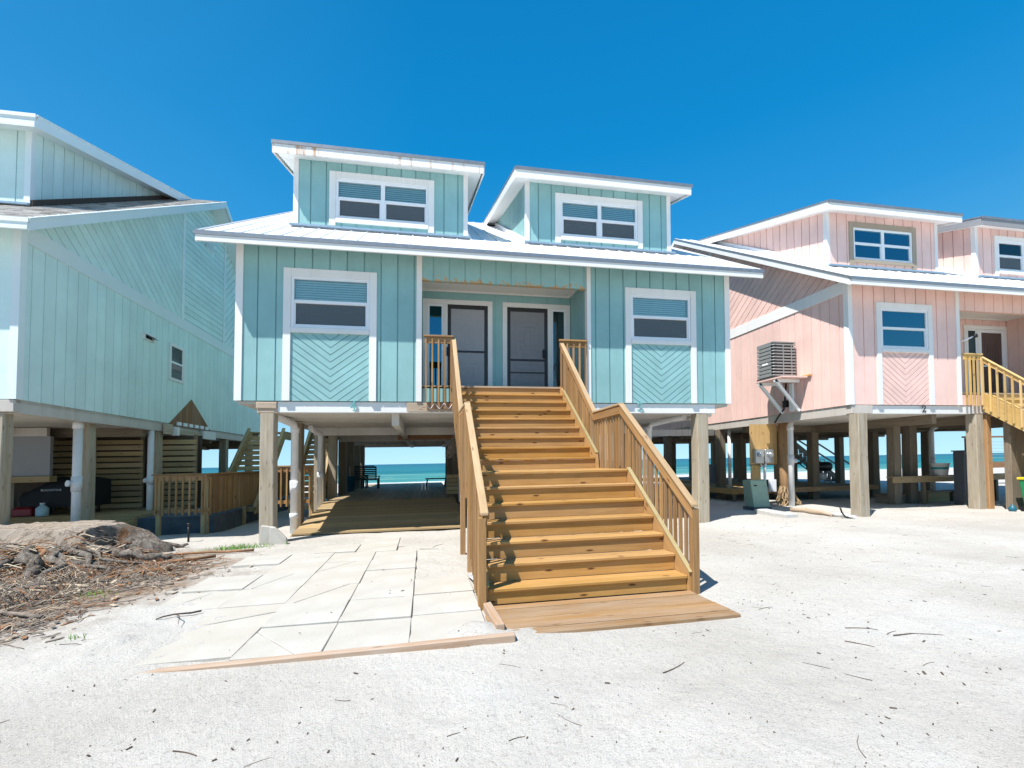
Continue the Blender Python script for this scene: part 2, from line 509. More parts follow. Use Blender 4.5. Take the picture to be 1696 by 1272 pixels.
def window(root, xc, x0, x1, z0, z1, y, st, units=1, glassm='glass', trim='white', panel=False, sill_low=None, blind=True, inner=None):
    """trim boards, vinyl frame, sashes, panes and blinds; x in house coordinates, y = wall face"""
    tw = 0.15
    X = lambda v: xc + v
    m = MB()
    zlow = sill_low if sill_low is not None else z0
    m.box(X(x0), X(x0 + tw), y - 0.03, y + 0.01, zlow, z1 - 0.002)
    m.box(X(x1 - tw), X(x1), y - 0.03, y + 0.01, zlow, z1 - 0.002)
    m.box(X(x0 + tw + .001), X(x1 - tw - .001), y - 0.03, y + 0.01, z1 - 0.17, z1 - 0.002)
    m.box(X(x0 + tw + .001), X(x1 - tw - .001), y - 0.045, y + 0.01, z0 + 0.0, z0 + 0.10)
    w = build('window', m, M[trim], root, bevel=0.004)
    fx0, fx1, fz0, fz1 = x0 + tw + 0.002, x1 - tw - 0.002, z0 + 0.10, z1 - 0.17
    f = MB(); p = MB(); p2 = MB()
    fw = 0.055
    f.box(X(fx0), X(fx0 + fw), y - 0.012, y + 0.08, fz0, fz1)
    f.box(X(fx1 - fw), X(fx1), y - 0.012, y + 0.08, fz0, fz1)
    f.box(X(fx0 + fw), X(fx1 - fw), y - 0.011, y + 0.08, fz0, fz0 + fw)
    f.box(X(fx0 + fw), X(fx1 - fw), y - 0.011, y + 0.08, fz1 - fw, fz1)
    ix0, ix1, iz0, iz1 = fx0 + fw, fx1 - fw, fz0 + fw, fz1 - fw
    cuts = [ix0 + (ix1 - ix0) * k / units for k in range(units + 1)]
    zm = (iz0 + iz1) / 2 + 0.02
    for k in range(units):
        a, b = cuts[k], cuts[k + 1]
        if k > 0: a += 0.05
        if k < units - 1:
            f.box(X(b - 0.05), X(b + 0.05), y - 0.008, y + 0.08, iz0, iz1); b -= 0.05
        # upper sash fixed, lower sash set back a little with its own stiles
        f.box(X(a), X(b), y + 0.002, y + 0.06, zm - 0.035, zm + 0.035)
        f.box(X(a), X(a + .03), y + 0.006, y + 0.06, iz0, zm - .036); f.box(X(b - .03), X(b), y + 0.006, y + 0.06, iz0, zm - .036)
        f.box(X(a + .031), X(b - .031), y + 0.007, y + 0.06, iz0, iz0 + 0.03)
        p.box(X(a), X(b), y + 0.022, y + 0.026, zm + 0.036, iz1)
        p2.box(X(a + .03), X(b - .03), y + 0.036, y + 0.040, iz0 + 0.03, zm - 0.036)
    build('frame', f, M['vinyl'], w, bevel=0.003)
    build('pane', p, M[glassm], w)
    build('pane', p2, M['glass_screen' if glassm == 'glass' else glassm], w)
    if blind:
        b = MB()
        n = int((iz1 - iz0) / 0.05)
        for k in range(n):
            z = iz0 + (k + 0.5) * (iz1 - iz0) / n
            b.hexa([(X(ix1 if q & 1 else ix0), y + (0.096 if q & 2 else 0.080), z + (0.0245 if q & 2 else -0.0245) + (0.002 if q & 4 else 0)) for q in range(8)], 0)
        build('blind', b, M['blind'], w)
    r = MB()
    r.box(X(ix0 - .05), X(ix1 + .05), y + 0.3, y + 0.32, iz0 - .05, iz1 + .05)
    r.box(X(ix0 - .04), X(ix0 - .03), y + 0.09, y + 0.3, iz0 - .05, iz1 + .05)
    r.box(X(ix1 + .03), X(ix1 + .04), y + 0.09, y + 0.3, iz0 - .05, iz1 + .05)
    build('room_shade', r, M['interior'], w)  # dark back and sides, the room's shade is in their colour
    return w

def door_set(root, xc, x0, x1, side, y, st):
    """door in a trimmed frame with a narrow sidelight; side -1: sidelight on the left"""
    X = lambda v: xc + v
    zt = 5.74
    m = MB()
    tw = 0.12
    m.box(X(x0), X(x0 + tw), y - .03, y, FLOOR, zt - tw); m.box(X(x1 - tw), X(x1), y - .03, y, FLOOR, zt - tw)
    m.box(X(x0), X(x1), y - .032, y, zt - tw + .001, zt)
    if side < 0:
        s0, s1 = x0 + tw, x0 + tw + 0.40; d0, d1 = s1 + 0.10, x1 - tw
        m.box(X(s1 + .001), X(d0 - .001), y - .028, y, FLOOR, zt - tw)
    else:
        s0, s1 = x1 - tw - 0.40, x1 - tw; d0, d1 = x0 + tw, s0 - 0.10
        m.box(X(d1 + .001), X(s0 - .001), y - .028, y, FLOOR, zt - tw)
    t = build('door_surround', m, M['white'], root, bevel=0.004)
    g = MB(); g.box(X(s0 + .05), X(s1 - .05), y - .012, y - .008, FLOOR + .12, zt - tw - .06)
    f = MB(); f.box(X(s0 + .001), X(s0 + .05), y - .02, y, FLOOR, zt - tw - .001); f.box(X(s1 - .05), X(s1 - .001), y - .02, y, FLOOR, zt - tw - .001)
    f.box(X(s0 + .05), X(s1 - .05), y - .019, y, zt - tw - .06, zt - tw - .001); f.box(X(s0 + .05), X(s1 - .05), y - .019, y, FLOOR, FLOOR + .12)
    build('sidelight_frame', f, M['vinyl'], t)
    build('sidelight', g, M['glass_blue' if side < 0 else 'glass'], t)
    q = MB(); q.box(X(s0 + .05), X(s1 - .05), y - .004, y - .001, FLOOR + .12, zt - tw - .06)
    build('room_shade', q, M['interior'], t)  # flat dark sheet behind the glass in place of a shaded room
    # dark storm-door frame and the slab behind it
    kind = st['door']
    d = MB()
    fw = 0.085
    fy = y - 0.025
    d.box(X(d0), X(d0 + fw), fy, y, FLOOR + .01, zt - tw - .005); d.box(X(d1 - fw), X(d1), fy, y, FLOOR + .01, zt - tw - .005)
    d.box(X(d0 + fw), X(d1 - fw), fy + .001, y, zt - tw - .105, zt - tw - .006)
    d.box(X(d0 + fw), X(d1 - fw), fy + .001, y, FLOOR + .01, FLOOR + (0.13 if side < 0 else 0.10))
    h0 = 4.40 if side < 0 else 4.22
    d.box(X(d0 + fw), X(d1 - fw), fy + .002, y, h0, h0 + 0.05)
    if side > 0: d.box(X(d0 + fw), X(d1 - fw), fy + .002, y, 3.90, 3.93)
    do = build('door', d, M['vinyl' if kind == 'brown' else 'screen'], root, bevel=0.003)
    s = MB()
    a, b = d0 + fw, d1 - fw
    yb = y - 0.004
    dm = M['brown_door'] if kind == 'brown' else M['door' if side < 0 else 'door_dark']
    s.box(X(a), X(b), yb, y - .001, FLOOR + .1, zt - tw - .1)
    for (pa, pb) in ((FLOOR + .3, FLOOR + .82), (FLOOR + 1.06, FLOOR + 1.92)):       # raised panels
        for ins, hh in ((0.14, .006), (0.17, .0), (0.26, .009), (0.29, .0), (0.36, .010)):
            if hh:
                aa, bb, ca, cb = a + ins, b - ins, pa + ins - .14, pb - ins + .14
                s.box(X(aa), X(bb), yb - hh, yb - .0005, ca, ca + .022); s.box(X(aa), X(bb), yb - hh, yb - .0005, cb - .022, cb)
                s.box(X(aa), X(aa + .022), yb - hh, yb - .0005, ca + .022, cb - .022); s.box(X(bb - .022), X(bb), yb - hh, yb - .0005, ca + .022, cb - .022)
    build('leaf', s, dm, do)
    h = MB()
    hx = d1 - fw / 2 - .04 if side > 0 else d0 + .04
    h.box(X(hx - .06), X(hx + .01), fy - .05, fy - .001, 4.30, 4.52); h.box(X(hx - .035), X(hx - .015), fy - .07, fy - .05, 4.33, 4.49)
    build('handle', h, M['black'], do, bevel=0.004)
    return do

def gable(mb, xw, out, st, y_back=YB, front_start=YF):
    """side wall: vertical boards, band trim, diagonal boards above"""
    to3 = lambda a, b, d: (xw + out * d, a, b)
    boards(mb, rect(YF, YB, ZB, 6.05), to3, 90, 0.303, 0.020, 0.02, 10.13)
    y1, y2 = RIDGE - 1.72, RIDGE + 1.3
    top = lambda y: roof_z(y) - 0.04
    boards(mb, [(YF, 6.05), (y1, 6.05), (y1, top(y1)), (YF, top(YF))], to3, -38, 0.235, 0.026, 0.035)
    boards(mb, [(y1, 6.05), (y2, 6.05), (y2, top(y2)), (RIDGE, top(RIDGE)), (y1, top(y1))], to3, 0, 0.20, 0.026, 0.035)
    boards(mb, [(y2, 6.05), (YB, 6.05), (YB, top(YB)), (y2, top(y2))], to3, 42, 0.22, 0.026, 0.035)

def house(st):
    xc = st['x']
    X = lambda v: xc + v
    root = thing(st['name'], st['label'], 'beach house', (xc, YF, 0))
    sid = M[st['siding']]; trim = M[st['trim']]
    front = lambda a, b, d: (xc + a, YF - d, b)
    # ---- front wall: two bays, cut round the windows
    wins = st['windows']
    m = MB()
    for sgn in (-1, 1):
        a0, a1 = (-W, -2.03) if sgn < 0 else (1.97, W)
        w0, w1 = (-4.65, -3.06) if sgn < 0 else (3.03, 4.62)
        ph = st.get('phase', 0.36)
        for r in (rect(a0, w0, ZB, 6.32), rect(w1, a1, ZB, 6.32), rect(w0, w1, 5.6, 6.32)):
            boards(m, r, front, 90, 0.3535, 0.026, 0.026, -ph)
        c = (w0 + w1) / 2
        for k in (-1, 1):                                          # chevron panel under the window
            q = rect(w0 - c, 0, ZB, 4.45) if k < 0 else rect(0, w1 - c, ZB, 4.45)
            boards(m, q, lambda a, b, d: (xc + c + a, YF + 0.004 - d, b), 37 * k, 0.125, 0.015, 0.02, 0.03)
    # side walls and the back
    for sgn in (-1, 1):
        gable(m, xc + sgn * W, sgn, st)
    m.box(X(-W + .02), X(W - .02), YB - .05, YB, ZB, 6.25)
    build('wall', m, sid, root)
    # porch recess: back wall, cheeks, header, skirt
    m = MB()
    yb = YF + 1.32
    boards(m, rect(-2.0, 1.94, FLOOR, 6.0), lambda a, b, d: (xc + a, yb - d, b), 90, 0.3535, 0.02, 0.012, 0.1)
    boards(m, rect(YF + .02, yb, FLOOR, 6.0), lambda a, b, d: (X(-2.0) + d, a, b), 90, 0.303, 0.014, 0.012)
    boards(m, rect(YF + .02, yb, FLOOR, 6.0), lambda a, b, d: (X(1.94) - d, a, b), 90, 0.303, 0.014, 0.012)
    boards(m, rect(-1.93, 1.87, ZB, 3.27), lambda a, b, d: (xc + a, YF + .03 - d, b), 90, 0.3535, 0.02, 0.012)
    build('porch_wall', m, sid, root)
    m = MB()
    boards(m, rect(-1.945, 1.905, 5.69, 6.32), lambda a, b, d: (xc + a, YF + .01 - d, b), 90, 0.3535, 0.024, 0.013, 0.28)
    m.box(X(-1.945), X(1.905), YF + .03, YF + .12, 5.69, 6.3)
    hd = build('porch_header', m, sid, root)
    if st.get('peel'):
        pm = M['teal_peel']
        for n in pm.node_tree.nodes:
            if n.type == 'MATH' and n.operation == 'SUBTRACT' and n.inputs[1].default_value == 0.0 and n.inputs[0].is_linked:
                n.inputs[1].default_value = 5.69
                break
        hd.data.materials[0] = pm
    m = MB(); m.box(X(-2.0), X(1.94), YF + .12, yb, 5.97, 6.05)
    m.box(X(-1.98), X(1.92), yb - .05, yb - .013, 5.93, 5.969); m.box(X(1.88), X(1.927), YF + .13, yb - .05, 5.93, 5.969)
    pc = build('porch_ceiling', m, trim, root)
    m = MB()
    for lx in (-1.3, 0.75):
        m.lathe((X(lx), YF + .45, 5.965), [(0.0, -.004), (.06, -.004), (.075, -.012), (.095, -.012), (.10, 0)], 16)
    build('ceiling_light', m, M['steel'], pc)
    m = MB()
    for k in range(10):
        y0 = YF + .02 + k * 0.132
        m.box(X(-2.0), X(1.94), y0, y0 + .125, FLOOR - .038, FLOOR, 0)
    build('porch_floor', m, M['deck'], root)
    for (a, b, s) in st['doors']:
        door_set(root, xc, a, b, s, yb, st)
    # ---- trim: corners, porch posts, band on the gables
    for sgn in (-1, 1):
        m = MB(); o = sgn * W
        m.box(X(o - .115 * (sgn > 0) - .025 * (sgn < 0)), X(o + .115 * (sgn < 0) + .025 * (sgn > 0)), YF - .026, YF - .001, ZB - .004, 6.26)
        m.box(X(o) + (0 if sgn > 0 else -.025) + .001 * sgn, X(o) + (.025 if sgn > 0 else 0) + .001 * sgn, YF + .0, YF + .12, ZB - .004, 6.26)
        build('corner_board', m, trim, root, bevel=0.003)
        xo = X(o) + sgn * .001; xi = X(o) + sgn * .027
        g_ = MB(); g_.box(min(xo, xi), max(xo, xi), YF + .121, YB, 6.02, 6.36)
        y1, y2 = RIDGE - 1.72, RIDGE + 1.3
        for yy in (y1, y2):
            g_.box(min(xo, xi), max(xo, xi), yy - .07, yy + .07, 6.36, roof_z(yy) - .1)
        build('gable_trim', g_, trim, root, bevel=0.003)
    for a, b in ((-2.065, -1.945), (1.905, 2.0)):
        m = MB(); m.box(X(a), X(b), YF - .026, YF + .13, ZB, 6.26); build('porch_post', m, trim, root, bevel=0.003)
    # ---- windows
    for sgn in (-1, 1):
        a, b = (-4.80, -2.91) if sgn < 0 else (2.88, 4.77)
        window(root, xc, a, b, 4.41, 5.78, YF, st, 1, st['glass'], st['trim'], sill_low=ZB)
    # ---- roof
    yb_e = 2 * RIDGE - YE; ze2 = ZE
    prof = [(YE, ZE), (RIDGE, roof_z(RIDGE)), (yb_e, ZE)]
    m = MB()
    th = 0.035
    for (a, b) in ((prof[0], prof[1]), (prof[1], prof[2])):
        m.hexa([(X(ROOF_W * (1 if k & 1 else -1)), (b if k & 2 else a)[0], (b if k & 2 else a)[1] + (0 if k & 4 else -th)) for k in range(8)], 1)
        if st['roof'] == 'metal':
            n = int(2 * ROOF_W / 0.356)
            for i in range(n + 1):
                lx = -ROOF_W + .03 + i * (2 * ROOF_W - .06) / n
                for off, hh, ww in ((0, .022, .022),):
                    c = []
                    for k in range(8):
                        e = b if k & 2 else a
                        c.append((X(lx + off) + (ww if k & 1 else -ww) * (0.55 if k & 4 else 1), e[0], e[1] + (hh if k & 4 else .001)))
                    m.hexa(c, 1)
        else:                                                       # shingle courses with uneven tabs
            n = int(math.hypot(b[0] - a[0], b[1] - a[1]) / 0.15)
            if a is prof[0]:
                for i in range(n):
                    t0, t1 = i / n, (i + 1.15) / n
                    lx = -ROOF_W + R.random() * .3
                    while lx < ROOF_W:
                        w = R.uniform(.14, .32); e = min(ROOF_W, lx + w - .006)
                        if e > lx + .02 and lx > -3.0:
                            c = []
                            for k in range(8):
                                t = t1 if k & 2 else t0
                                y = a[0] + (b[0] - a[0]) * min(t, 1); z = a[1] + (b[1] - a[1]) * min(t, 1)
                                c.append((X(e if k & 1 else lx), y, z + (.004 if k & 2 else .018) * (1 if k & 4 else 0) + .001))
                            m.hexa(c, 1)
                        lx += w
    roof = build('roof', m, M['metal_roof'] if st['roof'] == 'metal' else M['shingle'], root)
    m = MB()
    for (a, b) in ((prof[0], prof[1]), (prof[1], prof[2])):
        m.hexa([(X((ROOF_W - .03) * (1 if k & 1 else -1)), (b if k & 2 else a)[0] + (.03 if not k & 2 and a is prof[0] else 0), (b if k & 2 else a)[1] - (th if k & 4 else .19)) for k in range(8)], 1)
    build('soffit', m, M[st['soffit']], roof)
    m = MB(); fz = 0.085
    m.box(X(-ROOF_W - .02), X(ROOF_W + .02), YE - .022, YE + .02, ZE - .205, ZE - fz)
    for sgn in (-1, 1):
        for (a, b) in ((prof[0], prof[1]), (prof[1], prof[2])):
            c = []
            for k in range(8):
                e = b if k & 2 else a
                x = X(sgn * (ROOF_W + (.03 if (k & 1) == (sgn > 0) else 0)))
                yy = e[0] + (.021 if (a is prof[0] and not k & 2) else 0)
                c.append((x, yy, roof_z(yy) - (0.035 if k & 4 else .225)))
            m.hexa(c, 1)
    build('fascia', m, M[st.get('fascia', st['trim'])], roof)
    m = MB()
    m.box(X(-ROOF_W - .045), X(ROOF_W + .045), YE - .04, YE - .005, ZE - fz + .001, ZE - .004)
    for sgn in (-1, 1):
        c = []
        for k in range(8):
            e = prof[1] if k & 2 else prof[0]
            c.append((X(sgn * (ROOF_W + (.05 if (k & 1) == (sgn > 0) else -.06))), e[0], e[1] + (.012 if k & 4 else -.034 - (0 if True else 0))))
        m.hexa(c, 1)
    build('drip_edge', m, M[st['drip']], roof)
    # ---- dormers
    for di, (d0, d1, w0, w1, e0, e1) in enumerate(st['dormers']):
        ztop = 8.97; yfr = DY - .45; zr = 9.06; ymeet = DY + 6.0
        m = MB()
        zb = roof_z(DY)
        fr = lambda a, b, d: (xc + a, DY - d, b)
        wi0, wi1 = w0 + .15, w1 - .15
        for r in (rect(d0, wi0, zb - .05, ztop + .15), rect(wi1, d1, zb - .05, ztop + .15), rect(wi0, wi1, zb - .05, 7.6), rect(wi0, wi1, 8.6, ztop + .15)):
            boards(m, r, fr, 90, 0.3535, 0.026, 0.026, 0.0)
        for sgn, xx in ((-1, d0), (1, d1)):
            zt = lambda y: zr + DSL * (y - yfr) - .12
            yy = DY + 5.55
            poly = [(DY, zb - .05), (yy, roof_z(yy) - .05), (yy, zt(yy)), (DY, zt(DY))]
            boards(m, poly, lambda a, b, d: (xc + xx + sgn * d, a, b), 90, 0.303, 0.026, 0.03)
        dor = build('dormer', m, sid, root)
        # trim + flashing
        for sgn, xx in ((-1, d0), (1, d1)):
            m = MB(); m.box(X(xx - (.022 if sgn < 0 else .09)), X(xx + (.09 if sgn < 0 else .022)), DY - .022, DY - .001, zb, ztop + .1)
            a0 = X(xx) + .001 * sgn; a1 = X(xx) + .022 * sgn
            m.box(min(a0, a1), max(a0, a1), DY, DY + .10, zb, ztop + .1)
            build('corner_board', m, trim, dor)
        m = MB()
        m.box(X(d0 - .06), X(d1 + .06), DY - .10, DY - .001, zb - .02, zb + .035)
        for sgn, xx in ((-1, d0), (1, d1)):
            c = []
            for k in range(8):
                y = DY + (5.8 if k & 2 else 0)
                c.append((X(xx) + sgn * (.002 if (k & 1) == (sgn < 0) else .06), y, roof_z(y) + (.15 if k & 4 else .002)))
            m.hexa(c, 1)
        build('flashing', m, M['metal_roof'] if st['roof'] == 'metal' else M['dark_under'], dor)
        m = MB()
        m.box(X(d0 - .08), X(d1 + .08), DY - .16, DY - .101, zb - .03, zb + .012)
        build('flashing_strip', m, M['flash'], dor)
        # roof of the dormer
        zend = zr + DSL * (ymeet - yfr)
        m = MB()
        m.hexa([(X((e1 if k & 1 else e0)), (ymeet if k & 2 else yfr), (zend if k & 2 else zr) + (0 if k & 4 else -.03)) for k in range(8)], 1)
        if st['roof'] == 'metal':
            n = int((e1 - e0) / 0.356)
            for i in range(n + 1):
                lx = e0 + .02 + i * (e1 - e0 - .04) / n
                m.hexa([(X(lx) + (.02 if k & 1 else -.02), (ymeet if k & 2 else yfr), (zend if k & 2 else zr) + (.02 if k & 4 else .001)) for k in range(8)], 1)
        build('dormer_roof', m, M['metal_roof'] if st['roof'] == 'metal' else M['shingle'], dor)
        m = MB()
        fh = st.get('fascia_h', .26)
        m.hexa([(X((e1 - .03 if k & 1 else e0 + .03)), (ymeet if k & 2 else yfr + .03), (zend if k & 2 else zr) - (.031 if k & 4 else .20)) for k in range(8)], 1)
        build('dormer_soffit', m, M[st['soffit']], dor)
        m = MB()
        m.box(X(e0), X(e1), yfr - .02, yfr + .02, zr - fh, zr - .07)
        for sgn, xx in ((-1, e0), (1, e1)):
            c = []
            for k in range(8):
                y = ymeet if k & 2 else yfr + .02
                c.append((X(xx) + sgn * (.03 if (k & 1) == (sgn > 0) else 0), y, zr + DSL * (y - yfr) - (.03 if k & 4 else fh)))
            m.hexa(c, 1)
        fm = M['rust_white'] if (st.get('rust') and di == 0) else M[st.get('dormer_fascia', [st['trim']] * 2)[di]]
        build('dormer_fascia', m, fm, dor)
        m = MB()
        m.box(X(e0 - .03), X(e1 + .03), yfr - .045, yfr - .005, zr - .069, zr + .006)
        c = []
        for sgn, xx in ((-1, e0), (1, e1)):
            m.hexa([(X(xx) + sgn * (.045 if (k & 1) == (sgn > 0) else -.06), (ymeet if k & 2 else yfr), (zend if k & 2 else zr) + (.014 if k & 4 else -.029)) for k in range(8)], 1)
        build('dormer_drip', m, M[st['drip']], dor)
        window(root, xc, w0, w1, 7.50, 8.76, DY, st, 2, st['glass'] if di == 0 or st['key'] != 'pink' else 'glass', st['dormer_trim'][di], sill_low=7.42)
    # ---- floor structure
    ins = st['inset']
    m = MB()
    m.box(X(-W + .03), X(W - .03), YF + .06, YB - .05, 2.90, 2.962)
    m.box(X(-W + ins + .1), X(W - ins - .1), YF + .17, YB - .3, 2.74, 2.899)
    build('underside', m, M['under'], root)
    m = MB()
    m.box(X(st['beam'][0]), X(st['beam'][1]), YF + .045, YF + .165, 2.725, 2.955)
    bm = build('front_beam', m, M['white'], root, bevel=0.006)
    m = MB()
    for (a, b) in ((-W + ins, st['beam'][0] - .002), (st['beam'][1] + .002, W - ins)):
        if b - a > .05:
            m = MB(); m.box(X(a), X(b), YF + .03 + (.0 if ins > .1 else -.03), YF + .165, 2.725 - (.02 if ins > .1 else 0), 2.955)
            build('beam_end', m, M['raw'] if ins > .1 else M['beige'], root, bevel=0.008)
    m = MB()
    for sgn in (-1, 1):
        m = MB(); a = X(sgn * (W - ins)); b = X(sgn * (W - ins) - sgn * .14)
        m.box(min(a, b), max(a, b), YF + .166, YB - .1, 2.70 if ins < .1 else 2.66, 2.89 if ins > .1 else 2.955, 1)
        build('side_beam', m, M[st['side_beam']], root, bevel=0.006)
    m = MB()
    for lx in (-2.6, -.9, .75, 2.6):
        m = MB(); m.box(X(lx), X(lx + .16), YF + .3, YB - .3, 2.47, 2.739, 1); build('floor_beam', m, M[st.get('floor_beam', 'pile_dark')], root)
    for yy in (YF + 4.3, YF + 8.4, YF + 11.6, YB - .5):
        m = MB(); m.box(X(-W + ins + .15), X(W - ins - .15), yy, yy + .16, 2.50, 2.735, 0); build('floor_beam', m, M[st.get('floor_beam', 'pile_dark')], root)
    for k in st['piles']:
        pile(root, *k)
    # gable vents
    for sgn in (-1, 1):
        m = MB()
        for k in range(9):
            z = 9.35 + k * .085
            m.box(X(sgn * (W + .03)) - .02, X(sgn * (W + .03)) + .02, RIDGE - .28, RIDGE + .30, z, z + .05)
        build('gable_vent', m, trim, root)
    return root

def pile(root, x, y, w=0.28, z0=-0.3, z1=2.72, mat='pile', rot=0.0, wob=0.006, seg=10):
    """square timber pile with worn edges"""
    m = MB()
    rings = []
    rr = random.Random(int(x * 977 + y * 131))
    ch = 0.12
    base = [(-1 + ch, -1), (1 - ch, -1), (1, -1 + ch), (1, 1 - ch), (1 - ch, 1), (-1 + ch, 1), (-1, 1 - ch), (-1, -1 + ch)]
    ph = rr.random() * 6
    for i in range(seg + 1):
        t = i / seg; z = z0 + (z1 - z0) * t
        ox = math.sin(t * 4 + ph) * wob * 1.5; oy = math.cos(t * 3 + ph) * wob
        s = w / 2 * (1 + 0.05 * (1 - t) + rr.uniform(-1, 1) * wob * 1.2)
        rings.append([(x + ox + (a * math.cos(rot) - b * math.sin(rot)) * s + rr.uniform(-wob, wob) * .5, y + oy + (a * math.sin(rot) + b * math.cos(rot)) * s, z) for a, b in base])
    rn = (rr.random(), rr.random()); off = rr.random() * 20
    per = [0]
    for k in range(8):
        a, b = base[k], base[(k + 1) % 8]
        per.append(per[-1] + math.hypot(b[0] - a[0], b[1] - a[1]) * w / 2)
    for i in range(seg):
        for k in range(8):
            j = (k + 1) % 8
            m.poly([rings[i][k], rings[i][j], rings[i + 1][j], rings[i + 1][k]],
                   [(off + rings[i][k][2], off + per[k]), (off + rings[i][k][2], off + per[k + 1]), (off + rings[i + 1][k][2], off + per[k + 1]), (off + rings[i + 1][k][2], off + per[k])], rn, False)
    m.poly(rings[-1], None, rn)
    return build('pile', m, M[mat], root)

# asphalt shingles
def shingle_mat():
    m, nt, b = new_mat('grey_brown_shingles')
    rn = nt.nodes.new('ShaderNodeUVMap'); rn.uv_map = 'rnd'
    sx = nt.nodes.new('ShaderNodeSeparateXYZ'); nt.links.new(rn.outputs[0], sx.inputs[0])
    c = ramp(nt, sx.outputs[0], [(0, (0.20, 0.18, 0.16)), (0.35, (0.42, 0.40, 0.38)), (0.7, (0.56, 0.53, 0.50)), (1, (0.30, 0.26, 0.22))])
    n = noise_t(nt, coords(nt, 'Object'), 60, 4)
    c = mixc(nt, 0.5, c, ramp(nt, n, [(.3, (.4, .4, .4)), (.7, (1, 1, 1))]), 'MULTIPLY')
    nt.links.new(c, b.inputs['Base Color']); b.inputs['Roughness'].default_value = 0.9
    return m
M['shingle'] = shingle_mat()

DORM = [(-4.96, -.83, -4.17, -1.66, -5.31, -.46), (.73, 4.85, 1.52, 4.03, .38, 5.24)]
CX0, CXL, CXP = 1.885, -13.28, 16.89
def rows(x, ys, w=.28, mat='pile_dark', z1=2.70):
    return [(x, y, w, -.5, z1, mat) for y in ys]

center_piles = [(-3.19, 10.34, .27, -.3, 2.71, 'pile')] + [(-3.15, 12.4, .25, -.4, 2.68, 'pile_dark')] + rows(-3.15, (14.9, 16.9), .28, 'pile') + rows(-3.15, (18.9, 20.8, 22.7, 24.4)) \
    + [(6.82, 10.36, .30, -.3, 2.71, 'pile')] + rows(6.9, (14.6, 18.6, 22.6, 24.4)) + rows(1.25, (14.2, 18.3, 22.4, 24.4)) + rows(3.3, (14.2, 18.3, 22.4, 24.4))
house_c = house(dict(x=CX0, name='beach_house', key='turquoise', label='turquoise two dormer beach house on piles with wooden front stairs, centre', siding='teal', trim='white', soffit='white', roof='metal', drip='drip',
    glass='glass', door='white', windows=1, doors=[(-1.935, -.17, -1), (.095, 1.92, 1)], dormers=DORM, dormer_trim=['white', 'white'], inset=.40, beam=(-4.9, 5.3), side_beam='under', floor_beam='under', rust=True, peel=True, piles=center_piles))
left_piles = rows(-7.93, (10.35, 12.62), .24, 'pile') + rows(-7.78, (15.2, 17.55, 19.85, 22.5, 24.4), .25, 'pile') + rows(-12.2, (14.3, 18.3, 22.4, 24.4)) + rows(-17.0, (10.4, 14.3, 18.3))
house_l = house(dict(x=CXL, name='beach_house', key='mint', label='pale mint beach house with shingle roof, seen from its shaded side', siding='mint', trim='mint_white', soffit='mint_white', roof='shingle', drip='mint_white',
    glass='glass', door='white', windows=1, doors=[(-1.935, -.17, -1), (.095, 1.92, 1)], dormers=DORM, dormer_trim=['white', 'white'], inset=.03, beam=(-4.9, 4.9), side_beam='beige', piles=left_piles))
pink_piles = [(11.33, 10.12, .29, -.3, 2.71, 'pile'), (15.02, 12.2, .27, -.3, 2.68, 'pile_dark'), (15.78, 12.3, .29, -.3, 2.68, 'pile_dark'), (15.56, 10.32, .27, -.3, 2.71, 'pile'), (15.86, 10.25, .17, -.3, 2.71, 'pile_red')] \
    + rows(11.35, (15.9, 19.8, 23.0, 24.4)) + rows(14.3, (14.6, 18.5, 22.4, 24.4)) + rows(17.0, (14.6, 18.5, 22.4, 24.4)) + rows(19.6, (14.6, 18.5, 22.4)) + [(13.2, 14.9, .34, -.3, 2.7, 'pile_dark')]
house_p = house(dict(x=CXP, name='beach_house', key='pink', label='pink beach house on piles at the right edge', siding='pink', trim='white', soffit='white', roof='metal', drip='drip',
    glass='glass_blue', door='brown', windows=1, doors=[(-1.80, -.15, 1), (.15, 1.92, -1)], dormers=DORM, dormer_trim=['taupe', 'white'], inset=.03, beam=(-4.98, -1.55), side_beam='beige', phase=.45, dormer_fascia=['white', 'grey_panel'], piles=pink_piles))

# ------------------------------------------------------------------ house numbers
def serif(root, txt, x, z, h, mat, y):
    """brass-style house number with slab serifs, built from swept strokes"""
    S = {'4': [[(.62, 1), (.08, .30), (.95, .30)], [(.62, 1), (.62, 0)], [(.42, 0), (.82, 0)]],
         '3': [[(.12, .86), (.25, .98), (.55, 1.0), (.80, .85), (.78, .64), (.45, .53), (.80, .42), (.88, .22), (.65, .02), (.30, 0), (.10, .14)], [(.06, .80), (.18, .90)], [(.06, .20), (.18, .10)]],
         '2': [[(.14, .74), (.22, .92), (.48, 1.0), (.76, .90), (.80, .68), (.60, .42), (.30, .18), (.10, .03), (.88, .03)], [(.88, .03), (.90, .22)], [(.10, .70), (.20, .76)]]}
    m = MB()
    for st in S[txt]:
        pts = [(x + (a - .5) * h * .68, y, z + b * h) for a, b in st]
        for p, q in zip(pts[:-1], pts[1:]):
            v = (Vector(q) - Vector(p)).normalized() * .006
            m.beam(tuple(Vector(p) - v), tuple(Vector(q) + v), 0.018 + R.random() * .001, h * .12, (-v.z, 0, v.x) if True else 0)
    return build('house_number', m, M[mat], root, bevel=.002)
serif(house_c, '4', -1.49, 2.765, .20, 'num_teal', YF - .008)
serif(house_c, '3', 5.13, 2.765, .20, 'num_teal', YF - .008)
serif(house_p, '2', 13.62, 2.765, .19, 'num_dark', YF - .008)
